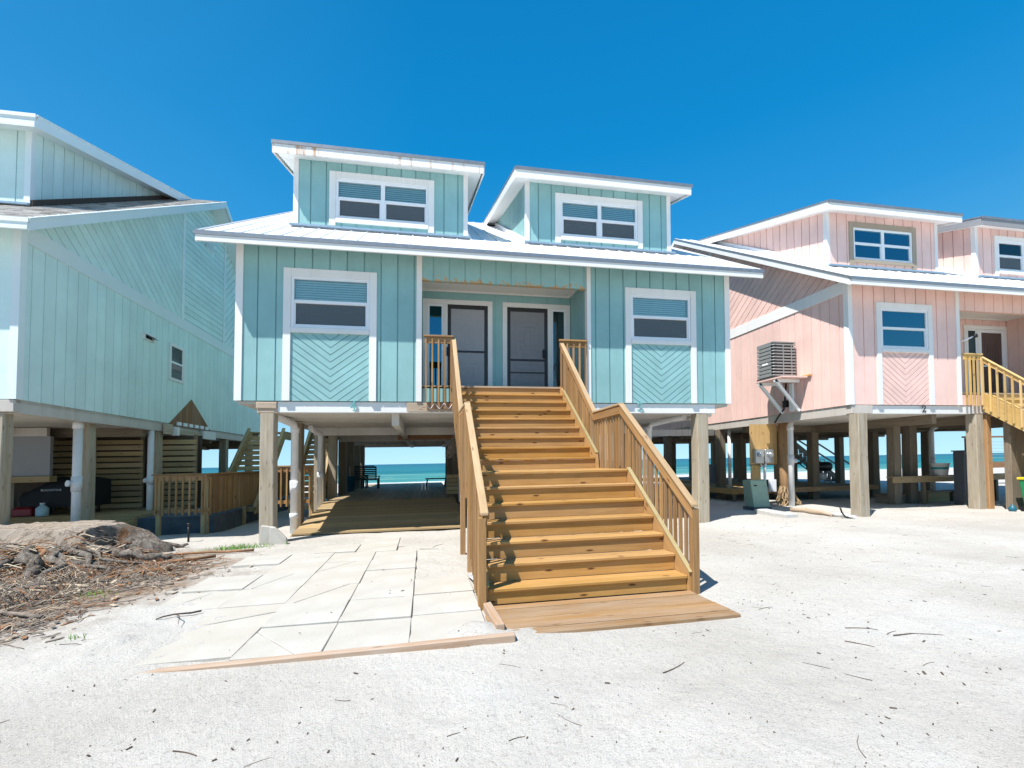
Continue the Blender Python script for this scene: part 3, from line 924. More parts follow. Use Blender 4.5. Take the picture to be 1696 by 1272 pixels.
# wavy trim and bare wood at the right end of the front beam (unit 4)
m = MB(); m.box(-.38, .62, YF + .005, YF + .022, 2.745, 2.945)
build('beam_patch', m, M['raw'], house_c)
m = MB(); m.box(.05, .62, YF - .012, YF + .003, 2.80, 2.945); 
wb = build('skirt_patch', m, M['brown_ply'], house_c)
m = MB()
m.tube([(.06 + i * .02, YF - .016, 2.865 + .055 * math.sin(i * .62 + 2.6)) for i in range(29)], .008, 5)
build('wavy_trim', m, M['white'], wb)
# bare end of the beam at the corner pile
m = MB()
for k, (a, b, z0, z1, d) in enumerate(((-3.42, -3.02, 2.80, 2.94, .0), (-3.38, -3.06, 2.72, 2.80, .02))):
    m.box(a, b, YF - .0 + d, YF + .02 + d, z0, z1)
build('beam_patch', m, M['raw'], house_c, bevel=.01)

# ------------------------------------------------------------------ wooden front stairs
RISE = 0.208
def stairs(x0, x1, name, label, wood_m, rail_m, cap_m, strip_m, spacing=.118, dy=0.0):
    root = thing(name, label, 'stairs', ((x0 + x1) / 2, 6.6, 0))
    Y = lambda v: v + dy
    # treads: list of (front nosing y, top z, depth)
    tr = [(4.99 + .27 * k, RISE * (k + 1), .29) for k in range(6)]
    land = (6.60, 7 * RISE)
    up = [(9.95 - .285 * k, RISE * (15 - k), .30) for k in range(8)]
    for (y, z, d) in tr + up:
        m = MB()
        m.box(x0, x1, Y(y), Y(y + d * .5 - .004), z - .040, z, 0); m.box(x0, x1, Y(y + d * .5 + .004), Y(y + d), z - .040, z - .001, 0)
        build('tread', m, wood_m, root, bevel=.007)
    m = MB()
    for k in range(10):
        a = 6.60 + k * .138
        m.box(x0, x1, Y(a), Y(a + .131), land[1] - .04, land[1] - (0 if k % 2 else .002), 0)
    build('landing', m, wood_m, root, bevel=.006)
    zs = [(4.99 + .27 * k + .03, RISE * k + (.0 if k else .03)) for k in range(6)] + [(6.63, RISE * 6)] + [(9.95 - .285 * k + .03, RISE * (14 - k)) for k in range(8)] + [(10.22, RISE * 15)]
    for (y, z) in zs:
        m = MB(); m.box(x0, x1, Y(y), Y(y + .02), z + .001 - (0.0), z + RISE - .042, 0)
        build('riser', m, wood_m, root)
    m = MB(); m.box(x0 - .02, x1 + .02, Y(10.19), Y(10.26), 15 * RISE + .17, 16 * RISE - .0, 0)
    build('edge_board', m, M['raw'], root)
    # stringers
    for x in (x0 - .045, x1 + .005):
        m = MB()
        m.prism([(x, Y(4.97), 0.0), (x, Y(5.35), 0.0), (x, Y(6.9), 1.10), (x, Y(7.85), 1.10), (x, Y(10.18), 2.80), (x, Y(10.18), 3.34), (x, Y(9.93), 3.18), (x, Y(7.93), 1.72), (x, Y(7.88), 1.46), (x, Y(6.60), 1.46), (x, Y(4.97), .24)], (.04, 0, 0), (0, .78, .6))
        s = build('stringer', m, wood_m, root)
        for a, b in (((4.95, .235), (6.62, 1.465)), ((7.93, 1.725), (9.95, 3.20))):
            m = MB(); m.beam((x + .02, Y(a[0]), a[1] + .012), (x + .02, Y(b[0]), b[1] + .012), .055, .024)
            build('cap_strip', m, strip_m, s, bevel=.003)
    # railings
    railz = [(4.93, 1.03), (6.93, 2.50), (8.12, 2.50), (10.24, 4.42)]
    def rz(y):
        for (a, za), (b, zb) in zip(railz[:-1], railz[1:]):
            if a <= y <= b: return za + (zb - za) * (y - a) / (b - a)
        return railz[0][1] if y < 5 else railz[-1][1]
    def bz(y):
        if y < 6.62: return max(0.02, .235 + (y - 4.97) * .74 - .42)
        if y < 7.9: return 1.10
        return 1.62 + (y - 7.9) * .725 - .38
    for sgn, xr in ((-1, x0 - .075), (1, x1 + .075)):
        m = MB()
        xi = xr - sgn * .032
        for (a, za), (b, zb) in zip(railz[:-1], railz[1:]):
            m.shearbeam((xi, Y(a), za - .15), (xi, Y(b), zb - .15), .036, .14)
        rl = build('railing', m, rail_m, root, bevel=.004)
        m = MB()
        for (a, za), (b, zb) in zip(railz[:-1], railz[1:]):
            m.shearbeam((xi - sgn * -.012, Y(a - .02), za - .008), (xi - sgn * -.012, Y(b), zb - .008), .088, .036)
        build('handrail', m, cap_m, rl, bevel=.006)
        y = 5.02
        while y < 10.2:
            jx = R.uniform(-.004, .004); lean = R.uniform(-.006, .006)
            m = MB()
            zt = rz(y) - .02 - R.random() * .02
            zb = bz(y) + R.uniform(-.03, .02)
            if sgn < 0 and y < 6.4: zb = max(.04, zb - .3)
            c = []
            for k in range(8):
                c.append((xr + jx + (.017 if k & 1 else -.017) + (lean if k & 4 else 0), Y(y) + (.019 if k & 2 else -.019), (zt - (.03 if (k & 2) == 0 else 0)) if k & 4 else zb))
            m.hexa(c, 2)
            build('baluster', m, rail_m, rl)
            y += spacing
        for (yy, zb, zt) in ((4.965, -.1, 1.0), (8.02, -.1, 1.30), (6.72, -.1, 1.2)):
            m = MB(); xx = xr - sgn * (.0 if yy < 5 else .045)
            m.box(xx - .044, xx + .044, Y(yy) - .044, Y(yy) + .044, zb, zt, 2)
            build('post', m, rail_m, rl, bevel=.006)
    # short level rails across the porch front
    for (a, b) in ((x0 - .72, x0 - .07), (x1 - .02, x1 + .68)):
        m = MB(); yy = Y(10.155)
        m.box(a, b, yy - .045, yy + .045, 4.40, 4.438, 0); m.box(a + .02, b - .02, yy - .004, yy + .032, 4.26, 4.399, 0)
        rl = build('porch_rail', m, rail_m, root, bevel=.005)
        n = 5
        for k in range(n):
            xx = a + .05 + (b - a - .1) * k / (n - 1)
            m = MB(); m.box(xx - .018, xx + .018, yy - .040, yy - .005, 2.93 + R.random() * .04, 4.36 - R.random() * .03, 2)
            build('baluster', m, rail_m, rl)
    return root

st_c = stairs(.70, 3.10, 'front_stairs', 'new pine front stairs with landing and slanting railings leading to the turquoise porch', M['stair'], M['rail'], M['rail_cap'], M['strip'])
st_p = stairs(15.72, 18.15, 'front_stairs', 'yellow pine stairs with railing leading to the pink house porch, far right', M['yellow_pine'], M['yellow_pine'], M['yellow_pine'], M['yellow_pine'], .165)
# plank pad at the foot of the stairs
m = MB()
for k in range(6):
    y0 = 4.11 + k * .148
    m.box(.66 + R.uniform(-.05, .05), 3.13 + R.uniform(-.01, .01) , y0, y0 + .134, -.02, .028 + R.uniform(-.003, .003), 0)
pad = tag(build('plank_pad', m, M['pad'], None, (1.9, 4.5, 0), bevel=.004), 'low pad of six weathered planks half buried in sand at the foot of the stairs', 'boardwalk')

# ------------------------------------------------------------------ ground, sea
def smooth(a, b, v):
    t = max(0, min(1, (v - a) / (b - a))); return t * t * (3 - 2 * t)
FEET = []
for k in range(150):
    a_ = R.uniform(-.5, 1.2); FEET.append((R.uniform(-3.5, 14), 1.4 + 8.6 * R.random() ** 1.3, math.cos(a_), math.sin(a_), R.uniform(.11, .17), R.uniform(.012, .028)))
FEET = [q for q in FEET if not (-3.1 < q[0] < 3.4 and q[1] > 3.8)]
def gz(x, y):
    z = 0.0
    if y > 30: z -= (y - 30) * 0.0285 if y < 120 else 2.57 + 0 * y
    fl = 1 - smooth(26, 40, y)
    z += .035 * noise.noise((x * .35, y * .35, 2.1)) * fl + .016 * noise.noise((x * 1.3, y * 1.3, 5)) * fl
    if -14 < x < 24 and y < 16:
        z += .010 * noise.noise((x * 3.3, y * 3.3, 7)) * fl
    z -= .16 * smooth(11.5, 14, y) * (1 - smooth(-5.5, -3.4, x)) * (1 - smooth(25, 30, y))
    d = math.hypot(x + 7.0, y - 9.2); z += .12 * (1 - smooth(.6, 3.0, d))
    # trodden flat under the pavers and round the pad
    f = smooth(-3.9, -3.0, x) * (1 - smooth(.7, 1.6, x)) * smooth(3.3, 4.1, y) * (1 - smooth(9.0, 10.2, y))
    z *= 1 - .92 * f
    f = smooth(.3, .9, x) * (1 - smooth(3.2, 4.2, x)) * smooth(3.2, 4.2, y) * (1 - smooth(8, 10, y))
    z *= 1 - .9 * f
    z -= .012 * smooth(.9, 1.6, x) * (1 - smooth(3.0, 3.3, x)) * smooth(3.9, 4.3, y) * (1 - smooth(5.2, 6, y))
    f = smooth(-3.9, -3.0, x) * (1 - smooth(.5, .75, x)) * smooth(3.9, 4.2, y) * (1 - smooth(9.2, 10.0, y))
    z += f * (.014 + .022 * noise.noise((x * 2.1, y * 2.1, 21)) + .012 * noise.noise((x * 6, y * 6, 2)))
    if -4 < x < 16 and 1 < y < 10.5:
        for (px, py, ca, sa, rr, dd) in FEET:
            ex = (x - px) * ca + (y - py) * sa; ey = -(x - px) * sa + (y - py) * ca
            e = ex * ex / (rr * rr) + ey * ey / (rr * rr * .2)
            if e < 6: z -= dd * math.exp(-e) - dd * .35 * math.exp(-(e - 2.2) ** 2)
        for (ax, ay, bx, by) in ((3.2, 2.0, 16, 6.4), (3.0, 3.4, 16, 8.0), (2.5, 1.2, 16, 3.4), (4.5, 1.0, 16, 9.6)):
            L_ = math.hypot(bx - ax, by - ay); d_ = ((x - ax) * (by - ay) - (y - ay) * (bx - ax)) / L_
            z -= .014 * math.exp(-(d_ / .11) ** 2) - .008 * math.exp(-((abs(d_) - .2) / .07) ** 2)
    # sand blown over the left front slabs and the pad corner
    nz = 1 + 1.1 * noise.noise((x * 4.1, y * 4.1, 11)) + .6 * noise.noise((x * 13, y * 13, 4))
    z += nz * .050 * math.exp(-((x + 2.75) ** 2 / .35 + (y - 4.55) ** 2 / .16)) + nz * .052 * math.exp(-((x - .70) ** 2 / .22 + (y - 4.22) ** 2 / .035))
    z += nz * .05 * math.exp(-((x + 3.1) ** 2 / .2 + (y - 5.4) ** 2 / .3))
    z += nz * .05 * math.exp(-((x - .45) ** 2 / .03 + (y - 4.35) ** 2 / .03))
    return z
def axis(segs):
    out = []
    for a, b, st in segs:
        v = a
        while v < b - 1e-6: out.append(v); v += st
    out.append(segs[-1][1]); return out
def grid(name, xs, ys, fz, mat, kind='structure'):
    m = bpy.data.meshes.new(name)
    vs = []
    for y in ys:
        for x in xs:
            vs.append(sh((x, y, fz(x, y))))
    nx = len(xs)
    fs = [(j * nx + i, j * nx + i + 1, (j + 1) * nx + i + 1, (j + 1) * nx + i) for j in range(len(ys) - 1) for i in range(nx - 1)]
    m.from_pydata(vs, [], fs)
    m.polygons.foreach_set('use_smooth', [True] * len(fs))
    m.materials.append(mat)
    o = bpy.data.objects.new(name, m); COL.objects.link(o)
    o['kind'] = kind
    return o

def sand_mat():
    m, nt, b = new_mat('white_sand')
    v = coords(nt, 'Object')
    big = noise_t(nt, v, .45, 4, .55)
    c = ramp(nt, big, [(.35, (.47, .44, .395)), (.55, (.545, .517, .472)), (.72, (.57, .552, .518))])
    tr = noise_t(nt, coords(nt, 'Object', (.35, 2.6, 1)), 1.0, 4, .6, .6)          # faint dragged tracks
    c = mixc(nt, ramp(nt, tr, [(.55, (0, 0, 0)), (.72, (.25,) * 3)]), c, (.43, .415, .395))
    fine = noise_t(nt, v, 95, 4, .8)
    c = mixc(nt, ramp(nt, fine, [(.545, (0, 0, 0)), (.66, (.85,) * 3)]), c, (.17, .155, .135))
    mid = noise_t(nt, v, 28, 3, .7)
    c = mixc(nt, ramp(nt, mid, [(.57, (0, 0, 0)), (.70, (.55,) * 3)]), c, (.26, .235, .21))
    # brown bark dust round the stump
    tc = nt.nodes.new('ShaderNodeTexCoord')
    ds = nt.nodes.new('ShaderNodeVectorMath'); ds.operation = 'DISTANCE'
    mp = nt.nodes.new('ShaderNodeMapping'); mp.inputs['Scale'].default_value = (.62, .66, 1)
    nt.links.new(tc.outputs['Object'], mp.inputs[0]); nt.links.new(mp.outputs[0], ds.inputs[0])
    ds.inputs[1].default_value = (-6.1 * .62, 7.5 * .66, 0)
    nn = noise_t(nt, v, 1.1, 6, .7)
    dd = math_n(nt, 'ADD', ds.outputs['Value'], math_n(nt, 'MULTIPLY_ADD', nn, 2.6)); 
    dd.node.inputs[1].links[0].from_node.inputs[2].default_value = -1.3
    f = ramp(nt, math_n(nt, 'MULTIPLY', dd, .33), [(.48, (.9,) * 3), (.74, (0, 0, 0))])
    br = ramp(nt, noise_t(nt, v, 9, 6, .75), [(.3, (.09, .055, .035)), (.5, (.24, .165, .11)), (.72, (.42, .35, .28))])
    c = mixc(nt, f, c, br)
    nt.links.new(c, b.inputs['Base Color'])
    b.inputs['Roughness'].default_value = .95; b.inputs['Specular IOR Level'].default_value = .1
    h = math_n(nt, 'ADD', math_n(nt, 'MULTIPLY', noise_t(nt, v, 6, 6, .7), 1.0), math_n(nt, 'MULTIPLY', fine, .25))
    bump(nt, b, h, .75, .05)
    return m
M['sand'] = sand_mat()
xs = axis([(-3000, -200, 400), (-200, -40, 16), (-40, -14, 1.3), (-14, -5, .14), (-5, 10, .08), (10, 20, .13), (20, 60, 2), (60, 200, 14), (200, 3000, 400)])
ys = axis([(-60, -4, 4), (-4, 1, .5), (1, 8, .075), (8, 12, .11), (12, 22, .25), (22, 60, 1.2), (60, 140, 5)])
ground = grid('sand_ground', xs, ys, gz, M['sand'])

def sea_mat():
    m, nt, b = new_mat('sea_water')
    tc = nt.nodes.new('ShaderNodeTexCoord')
    sx = nt.nodes.new('ShaderNodeSeparateXYZ'); nt.links.new(tc.outputs['Object'], sx.inputs[0])
    ln = math_n(nt, 'LOGARITHM', sx.outputs[1], 10.0)
    wob = noise_t(nt, coords(nt, 'Object', (.012, .05, 1)), 1.0, 4, .6)
    t = math_n(nt, 'ADD', math_n(nt, 'MULTIPLY', math_n(nt, 'SUBTRACT', ln, 1.80), .62), math_n(nt, 'MULTIPLY', math_n(nt, 'SUBTRACT', wob, .5), .75))
    c = ramp(nt, t, [(.0, (.22, .33, .27)), (.06, (.06, .23, .19)), (.16, (.016, .165, .155)), (.24, (.006, .105, .115)), (.34, (.012, .15, .155)), (.50, (.004, .10, .125)), (.75, (.003, .085, .115)), (1, (.003, .075, .115))])
    # foam streaks of breaking waves near the shore
    fo = noise_t(nt, coords(nt, 'Object', (.05, .22, 1)), 1.0, 5, .65, .4)
    near = ramp(nt, math_n(nt, 'MULTIPLY', sx.outputs[1], 1 / 400.0), [(.16, (1, 1, 1)), (.40, (.25,) * 3), (.62, (0, 0, 0))])
    ff = math_n(nt, 'MULTIPLY', ramp(nt, fo, [(.63, (0, 0, 0)), (.68, (.9,) * 3)]), near)
    edge = ramp(nt, math_n(nt, 'ADD', math_n(nt, 'MULTIPLY', sx.outputs[1], .01), math_n(nt, 'MULTIPLY', noise_t(nt, coords(nt, 'Object', (.09, .0, 1)), 1.0, 3), .06)), [(.69, (.85,) * 3), (.715, (0, 0, 0))])
    c = mixc(nt, ff, c, (.8, .84, .83)); c = mixc(nt, edge, c, (.82, .84, .82))
    nt.links.new(c, b.inputs['Base Color'])
    b.inputs['Roughness'].default_value = .35; b.inputs['Specular IOR Level'].default_value = .22
    w = noise_t(nt, coords(nt, 'Object', (.18, .7, 1)), 1.0, 6, .65)
    bump(nt, b, w, .7, .5)
    return m
def sea_z(x, y):
    if y > 420: return -1.0
    a = .16 * (1 - smooth(150, 420, y)) * smooth(62, 85, y)
    return -1.0 + a * (math.sin(y * .42 + 1.5 * noise.noise((x * .02, y * .03, 1))) + .7 * noise.noise((x * .07, y * .25, 4)))
xs = axis([(-9000, -600, 1400), (-600, -160, 40), (-160, 260, 3.5), (260, 900, 40), (900, 9000, 1400)])
ys = axis([(58, 160, 1.1), (160, 420, 6), (420, 1200, 130), (1200, 9000, 1300)])
sea = grid('sea', xs, ys, sea_z, sea_mat())

# ------------------------------------------------------------------ paved patio
def slab_mat():
    m, nt, b = new_mat('cream_slab')
    v = coords(nt, 'Object')
    oi = nt.nodes.new('ShaderNodeObjectInfo')
    c = ramp(nt, noise_t(nt, v, 2.2, 5, .6), [(.3, (.43, .405, .36)), (.7, (.505, .485, .445))])
    c = mixc(nt, ramp(nt, oi.outputs['Random'], [(0, (.0, 0, 0)), (1, (.35,) * 3)]), c, (.46, .41, .335))
    c = mixc(nt, ramp(nt, noise_t(nt, v, 70, 4, .75), [(.58, (0, 0, 0)), (.72, (.45,) * 3)]), c, (.40, .36, .30))
    c = mixc(nt, ramp(nt, noise_t(nt, v, .9, 6, .7), [(.56, (0, 0, 0)), (.70, (.5,) * 3)]), c, (.53, .51, .48))   # drifted sand
    nt.links.new(c, b.inputs['Base Color']); b.inputs['Roughness'].default_value = .9; b.inputs['Specular IOR Level'].default_value = .15
    bump(nt, b, noise_t(nt, v, 40, 5, .7), .35, .01)
    return m
M['slab'] = slab_mat()
ORD = ['front', 'second', 'third', 'fourth', 'fifth', 'sixth', 'seventh', 'back']
PITCH = .717
def slab(cx, cy, sx, sy, label, pieces=1, z=.045):
    rz_ = R.uniform(-.012, .012); tx = R.uniform(-.010, .010); ty = R.uniform(-.010, .010)
    poly = [(-sx / 2, -sy / 2), (sx / 2, -sy / 2), (sx / 2, sy / 2), (-sx / 2, sy / 2)]
    polys = [poly]
    if pieces > 1:
        a = R.uniform(.35, 1.2) * R.choice((-1, 1)); n = (math.cos(a), math.sin(a)); c = R.uniform(-.12, .12)
        polys = [clip(poly, n, c - .005), clip(poly, (-n[0], -n[1]), -c - .005)]
    m = MB()
    for p in polys:
        tz = R.uniform(-.006, .004) if pieces > 1 else 0
        pts = []
        for (a, b) in p:
            # a slightly worn outline
            pts.append((cx + a * math.cos(rz_) - b * math.sin(rz_), cy + a * math.sin(rz_) + b * math.cos(rz_), z - .05 + tz + tx * a + ty * b))
        m.prism(pts, (0, 0, .05))
    o = build('paving_slab', m, M['slab'], None, (cx, cy, 0), bevel=.005)
    return tag(o, label, 'paving slab', 'cream slabs of the sunken patio')
ly = [4.10 + .742 * k for k in range(9)]
for r_ in range(8):
    cols = {0: (0, 1, 2, 3), 1: (0, 1, 2, 3), 2: (0, 1, 2, 3, 4), 3: (1, 2, 3, 4), 4: (1, 2, 3), 5: (1, 2, 3, 4), 6: (2, 3), 7: (2,)}[r_]
    for c_ in cols:
        off = 0
        if r_ >= 6: off = .35
        x1 = .60 - PITCH * c_ + off
        y0 = ly[r_] + (.03 * c_ if c_ > 2 else 0) - (.04 if c_ == 1 else 0)
        brk = 2 if (r_, c_) in ((0, 2), (1, 3), (2, 2), (3, 3), (2, 4), (4, 2), (5, 3), (6, 2), (1, 1)) else 1
        w = ('cracked ' if brk > 1 else '')
        row = ORD[r_] + ' row from the timber edging' if r_ else 'row touching the timber edging'
        slab(x1 - PITCH / 2, y0 + .371, PITCH - .011, .742 - .013, '%scream paving slab, %s, %s column from the stairs' % (w, row, ('first', 'second', 'third', 'fourth', 'fifth')[c_]), brk, .045 + R.uniform(-.008, .006) - (.015 if (r_, c_) in ((0, 3), (1, 3), (2, 4)) else 0))
M['edging'] = wood('sun_bleached_timber', (.33, .19, .105), (.48, .33, .22), .5, rough=.8, tone=.15, grey=(.50, .44, .38), grey_amt=.55)
m = MB(); m.beam((-2.45, 4.10, -.036), (.80, 4.02, .030), .075, .10)
tag(build('timber_edging', m, M['edging'], None, (-1, 4.05, 0), bevel=.008), 'long bleached timber board edging the front of the paved patio', 'timber')
m = MB(); m.beam((.665, 5.30, .03), (.70, 4.22, .05), .09, .10)
tag(build('timber_edging', m, M['edging'], None, (.68, 4.7, 0), bevel=.008), 'short bleached timber lying beside the slabs at the foot of the stairs', 'timber')
m = MB(); m.tube([(.60, 6.3, .06), (.655, 5.75, .10), (.70, 5.35, .06)], .014, 8)
tag(build('plastic_pipe', m, M['pvc'], None, (.65, 5.8, 0)), 'thin white plastic pipe lying along the left foot of the stairs', 'pipe')

# ------------------------------------------------------------------ stump, roots and litter
def bark_mat():
    m, nt, b = new_mat('stump_bark')
    v = coords(nt, 'Object', (1, 1, .6))
    n = noise_t(nt, v, 11, 10, .75, .8)
    c = ramp(nt, n, [(.30, (.05, .035, .028)), (.42, (.19, .15, .12)), (.54, (.36, .315, .27)), (.75, (.50, .46, .41))])
    n2 = noise_t(nt, v, 2.2, 5, .6)
    c = mixc(nt, ramp(nt, n2, [(.58, (0, 0, 0)), (.66, (.7,) * 3)]), c, (.26, .12, .045))
    nt.links.new(c, b.inputs['Base Color']); b.inputs['Roughness'].default_value = .95; b.inputs['Specular IOR Level'].default_value = .1
    bump(nt, b, n, 1.0, .12)
    return m
M['bark'] = bark_mat()
M['cutwood'] = wood('sawn_stump_face', (.20, .15, .105), (.40, .33, .26), 0, rough=.9, tone=.2, grey=(.33, .29, .25), grey_amt=.8)
nt_ = M['cutwood'].node_tree; b_ = nt_.nodes['Principled BSDF']; lk_ = b_.inputs['Base Color'].links[0].from_socket
n_ = noise_t(nt_, coords(nt_, 'Object', (1, 2.6, 1)), 2.6, 8, .7, .5)
cr_ = ramp(nt_, math_n(nt_, 'ABSOLUTE', math_n(nt_, 'SUBTRACT', n_, .5)), [(.004, (.85,) * 3), (.022, (0, 0, 0))])
nt_.links.new(mixc(nt_, cr_, lk_, (.06, .04, .03)), b_.inputs['Base Color'])
M['heart'] = plain('rotten_heartwood', (.20, .085, .05), .95, 0, .45, 6, .9, .1)
SC = (-6.85, 9.55)
def stump():
    root = thing('tree_stump', 'broad sawn tree stump with spreading grey roots at the left edge', 'tree stump', (SC[0], SC[1], 0))
    NA = 150
    def rough(p, amp):
        q = Vector(p)
        d = noise.noise_vector(q * 3.1) * .5 + noise.noise_vector(q * 8.0) * .32 + noise.noise_vector(q * 21.0) * .18
        return (p[0] + d.x * amp, p[1] + d.y * amp, p[2] + d.z * amp)
    def rad(a):
        return 1.16 + .13 * math.sin(3 * a + .6) + .10 * math.sin(5 * a + 2) + .06 * math.sin(11 * a) + .05 * noise.noise((a * 3, 0, 0)) + .03 * noise.noise((a * 14, 0, 0))
    def lobes(a):
        return max(0, math.sin(3.5 * a + 1.0)) ** 2 * .8 + max(0, math.sin(5 * a)) ** 3 * .35
    def top(a):
        y = math.sin(a); x = math.cos(a)
        t = smooth(-.25, -.05, y + .25 * x)
        return .33 + .23 * t - (.12 * smooth(.5, 1, x) * (1 - t)) + .03 * noise.noise((a * 9, 1, 0))
    m = MB()
    prof = [(0, 1.0), (.04, .97), (.10, .90), (.18, .82), (.28, .70), (.40, .56), (.55, .40), (.70, .24), (.85, .08), (1.0, -.30)]
    rings = []
    for (t, hz) in prof:
        ring = []
        for k in range(NA):
            a = 2 * math.pi * k / NA
            r = rad(a) + t * (.14 + lobes(a) * .75)
            h = top(a) * hz if hz > 0 else hz
            h += t * (1 - t) * lobes(a) * .35
            p = (SC[0] + r * math.cos(a), SC[1] + r * math.sin(a) * .92, h + .03)
            ring.append(rough(p, .16 * min(1, t * 4)))
        rings.append(ring)
    for r0, r1 in zip(rings[:-1], rings[1:]):
        for k in range(NA):
            j = (k + 1) % NA
            m.poly([r0[k], r1[k], r1[j], r0[j]], None, (.5, .5), True)
    build('trunk', m, M['bark'], root)
    # sawn top: two levels with a broken step between them
    m = MB()
    for k in range(NA):
        j = (k + 1) % NA
        a, b = rings[0][k], rings[0][j]
        n = 16
        prev = (a, b)
        for i in range(1, n + 1):
            f = 1 - i / n
            def q(p, f):
                x = SC[0] + (p[0] - SC[0]) * f; y = SC[1] + (p[1] - SC[1]) * f
                ry = (y - SC[1]) / 1.1 + .25 * (x - SC[0]) / 1.1
                t = smooth(-.18, -.06, ry + .05 * noise.noise((x * 3, y * 3, 0)))
                hole = math.exp(-((x - SC[0] - .55) ** 2 / .10 + (y - SC[1] + .55) ** 2 / .05))
                return (x, y, .36 + .23 * t - .26 * hole + .03 * noise.noise((x * 4, y * 4, 3)) + .022 * noise.noise((x * 2, y * 16, 5)) - .10 * max(0, noise.noise((x * 2.2 + 3, y * 2.2, 8)) - .25))
            cur = (q(a, f), q(b, f))
            pts = [prev[0], prev[1], cur[1], cur[0]] if i < n else [prev[0], prev[1], cur[0]]
            m.poly(pts, [(p[0], p[1]) for p in pts], (.4, .6), False)
            prev = cur
    build('sawn_face', m, M['cutwood'], root)
    # heavy roots
    for path, rr in (([(-6.3, 8.7, .30), (-5.9, 8.25, .28), (-5.62, 7.95, .17), (-5.5, 7.6, -.02)], [.17, .16, .14, .09]),
                     ([(-7.3, 8.6, .20), (-7.2, 7.9, .12), (-6.9, 7.3, .04), (-6.7, 6.9, -.03)], [.15, .12, .09, .05]),
                     ([(-5.7, 9.1, .24), (-5.1, 8.95, .16), (-4.5, 8.9, .08), (-4.0, 9.0, .0)], [.15, .11, .08, .04]),
                     ([(-5.75, 9.7, .30), (-5.2, 10.0, .16), (-4.7, 10.3, .05)], [.14, .10, .05]),
                     ([(-6.4, 8.7, .18), (-6.2, 8.1, .10), (-6.25, 7.5, .02)], [.13, .10, .05]),
                     ([(-5.95, 8.7, .26), (-5.45, 8.45, .14), (-5.0, 8.4, .05)], [.13, .10, .05])):
        P = []
        for i in range(len(path) - 1):
            for t in (0, .17, .33, .5, .67, .83):
                P.append([path[i][c] + (path[i + 1][c] - path[i][c]) * t + R.uniform(-.03, .03) for c in range(3)])
        P.append(path[-1])
        rl = [rr[0] + (rr[-1] - rr[0]) * (i / (len(P) - 1)) ** 1.1 for i in range(len(P))]
        m = MB(); m.tube(P, [r_ * R.uniform(.55, .72) for r_ in rl], 14, True)
        m.v = [rough(p, .13) for p in m.v]
        build('root', m, M['bark'], root)
    for k in range(15):
        a = R.uniform(-2.3, .25); r0_ = 1.2; l = R.uniform(.9, 2.3); r_ = R.uniform(.025, .06)
        P = []
        w_ = R.uniform(-.5, .5)
        for i in range(9):
            t_ = i / 8; rr_ = r0_ + l * t_; aa = a + w_ * t_ * t_ + .05 * math.sin(i * 1.9 + k)
            x = SC[0] + rr_ * math.cos(aa); y = SC[1] + rr_ * math.sin(aa) * .95
            P.append((x, y, gz(x, y) + .20 * (1 - t_) ** 2 + .03))
        m = MB(); m.tube(P, [r_ * (1.2 - .85 * i / 8) for i in range(9)], 8, True, None, .3)
        m.v = [rough(p, .05) for p in m.v]
        build('root', m, M['bark'] if k % 3 else M['twig_brown'], root)
    m = MB()
    for k in range(14):
        x = -5.55 + R.uniform(-.35, .3); y = 8.95 + R.uniform(-.2, .2); a = R.uniform(0, 3.1); l = R.uniform(.1, .3)
        m.beam((x, y, .16 + R.random() * .1), (x + l * math.cos(a), y + l * math.sin(a), .2 + R.random() * .12), .05, .012)
    build('splinters', m, M['raw'], root)

M['twig_grey'] = plain('grey_twigs', (.21, .175, .145), .95, 0, .35, 9, 0, .1)
M['twig_brown'] = plain('rust_brown_twigs', (.27, .145, .08), .95, 0, .35, 9, 0, .1)
M['twig_pale'] = plain('pale_dry_twigs', (.47, .39, .29), .95, 0, .25, 9, 0, .1)
M['chip'] = plain('dark_bark_chips', (.10, .075, .06), .95, 0, .4, 9, 0, .1)
stump()
def litter_density(x, y):
    d = math.hypot((x + 6.1) * .60, (y - 7.4) * .68)
    e = d + .7 * noise.noise((x * .9, y * .9, 3)) - .45 * smooth(-4.6, -3.2, x) * 0
    return 1 - smooth(.8, 2.05, e)
def twig(m, x, y, l, r, a, lift=.0, bend=.25, n=3, segs=3):
    P = []
    b = R.uniform(-bend, bend)
    for i in range(segs + 1):
        t = i / segs - .5
        px = x + math.cos(a) * l * t - math.sin(a) * b * l * (t * t); py = y + math.sin(a) * l * t + math.cos(a) * b * l * (t * t)
        P.append((px, py, gz(px, py) + r * .7 + lift * (1 + 1.2 * math.sin(i * 2.1 + x * 5))))
    m.tube(P, [r * (1 - .5 * i / segs) for i in range(segs + 1)], n, False)
mats = [('twig_grey', .5), ('twig_brown', .32), ('twig_pale', .18)]
bins = {k: MB() for k, _ in mats}
for k_ in range(520):
    a = R.uniform(-2.6, .4); rr_ = R.uniform(1.05, 1.9); x = SC[0] + rr_ * math.cos(a); y = SC[1] + rr_ * math.sin(a)
    h = .42 * max(0, 1.9 - rr_) / .85 * R.random() + .03
    l = R.uniform(.12, .5); b = R.uniform(-.4, 1.1); z = gz(x, y) + h
    bins[R.choice(('twig_grey', 'twig_brown', 'twig_pale'))].tube([(x - l / 2 * math.cos(b), y - l / 2 * math.sin(b), z - .02), (x, y + R.uniform(-.03, .03), z + .03), (x + l / 2 * math.cos(b), y + l / 2 * math.sin(b), z - .03)], R.uniform(.004, .011), 4, False)
cnt = 0
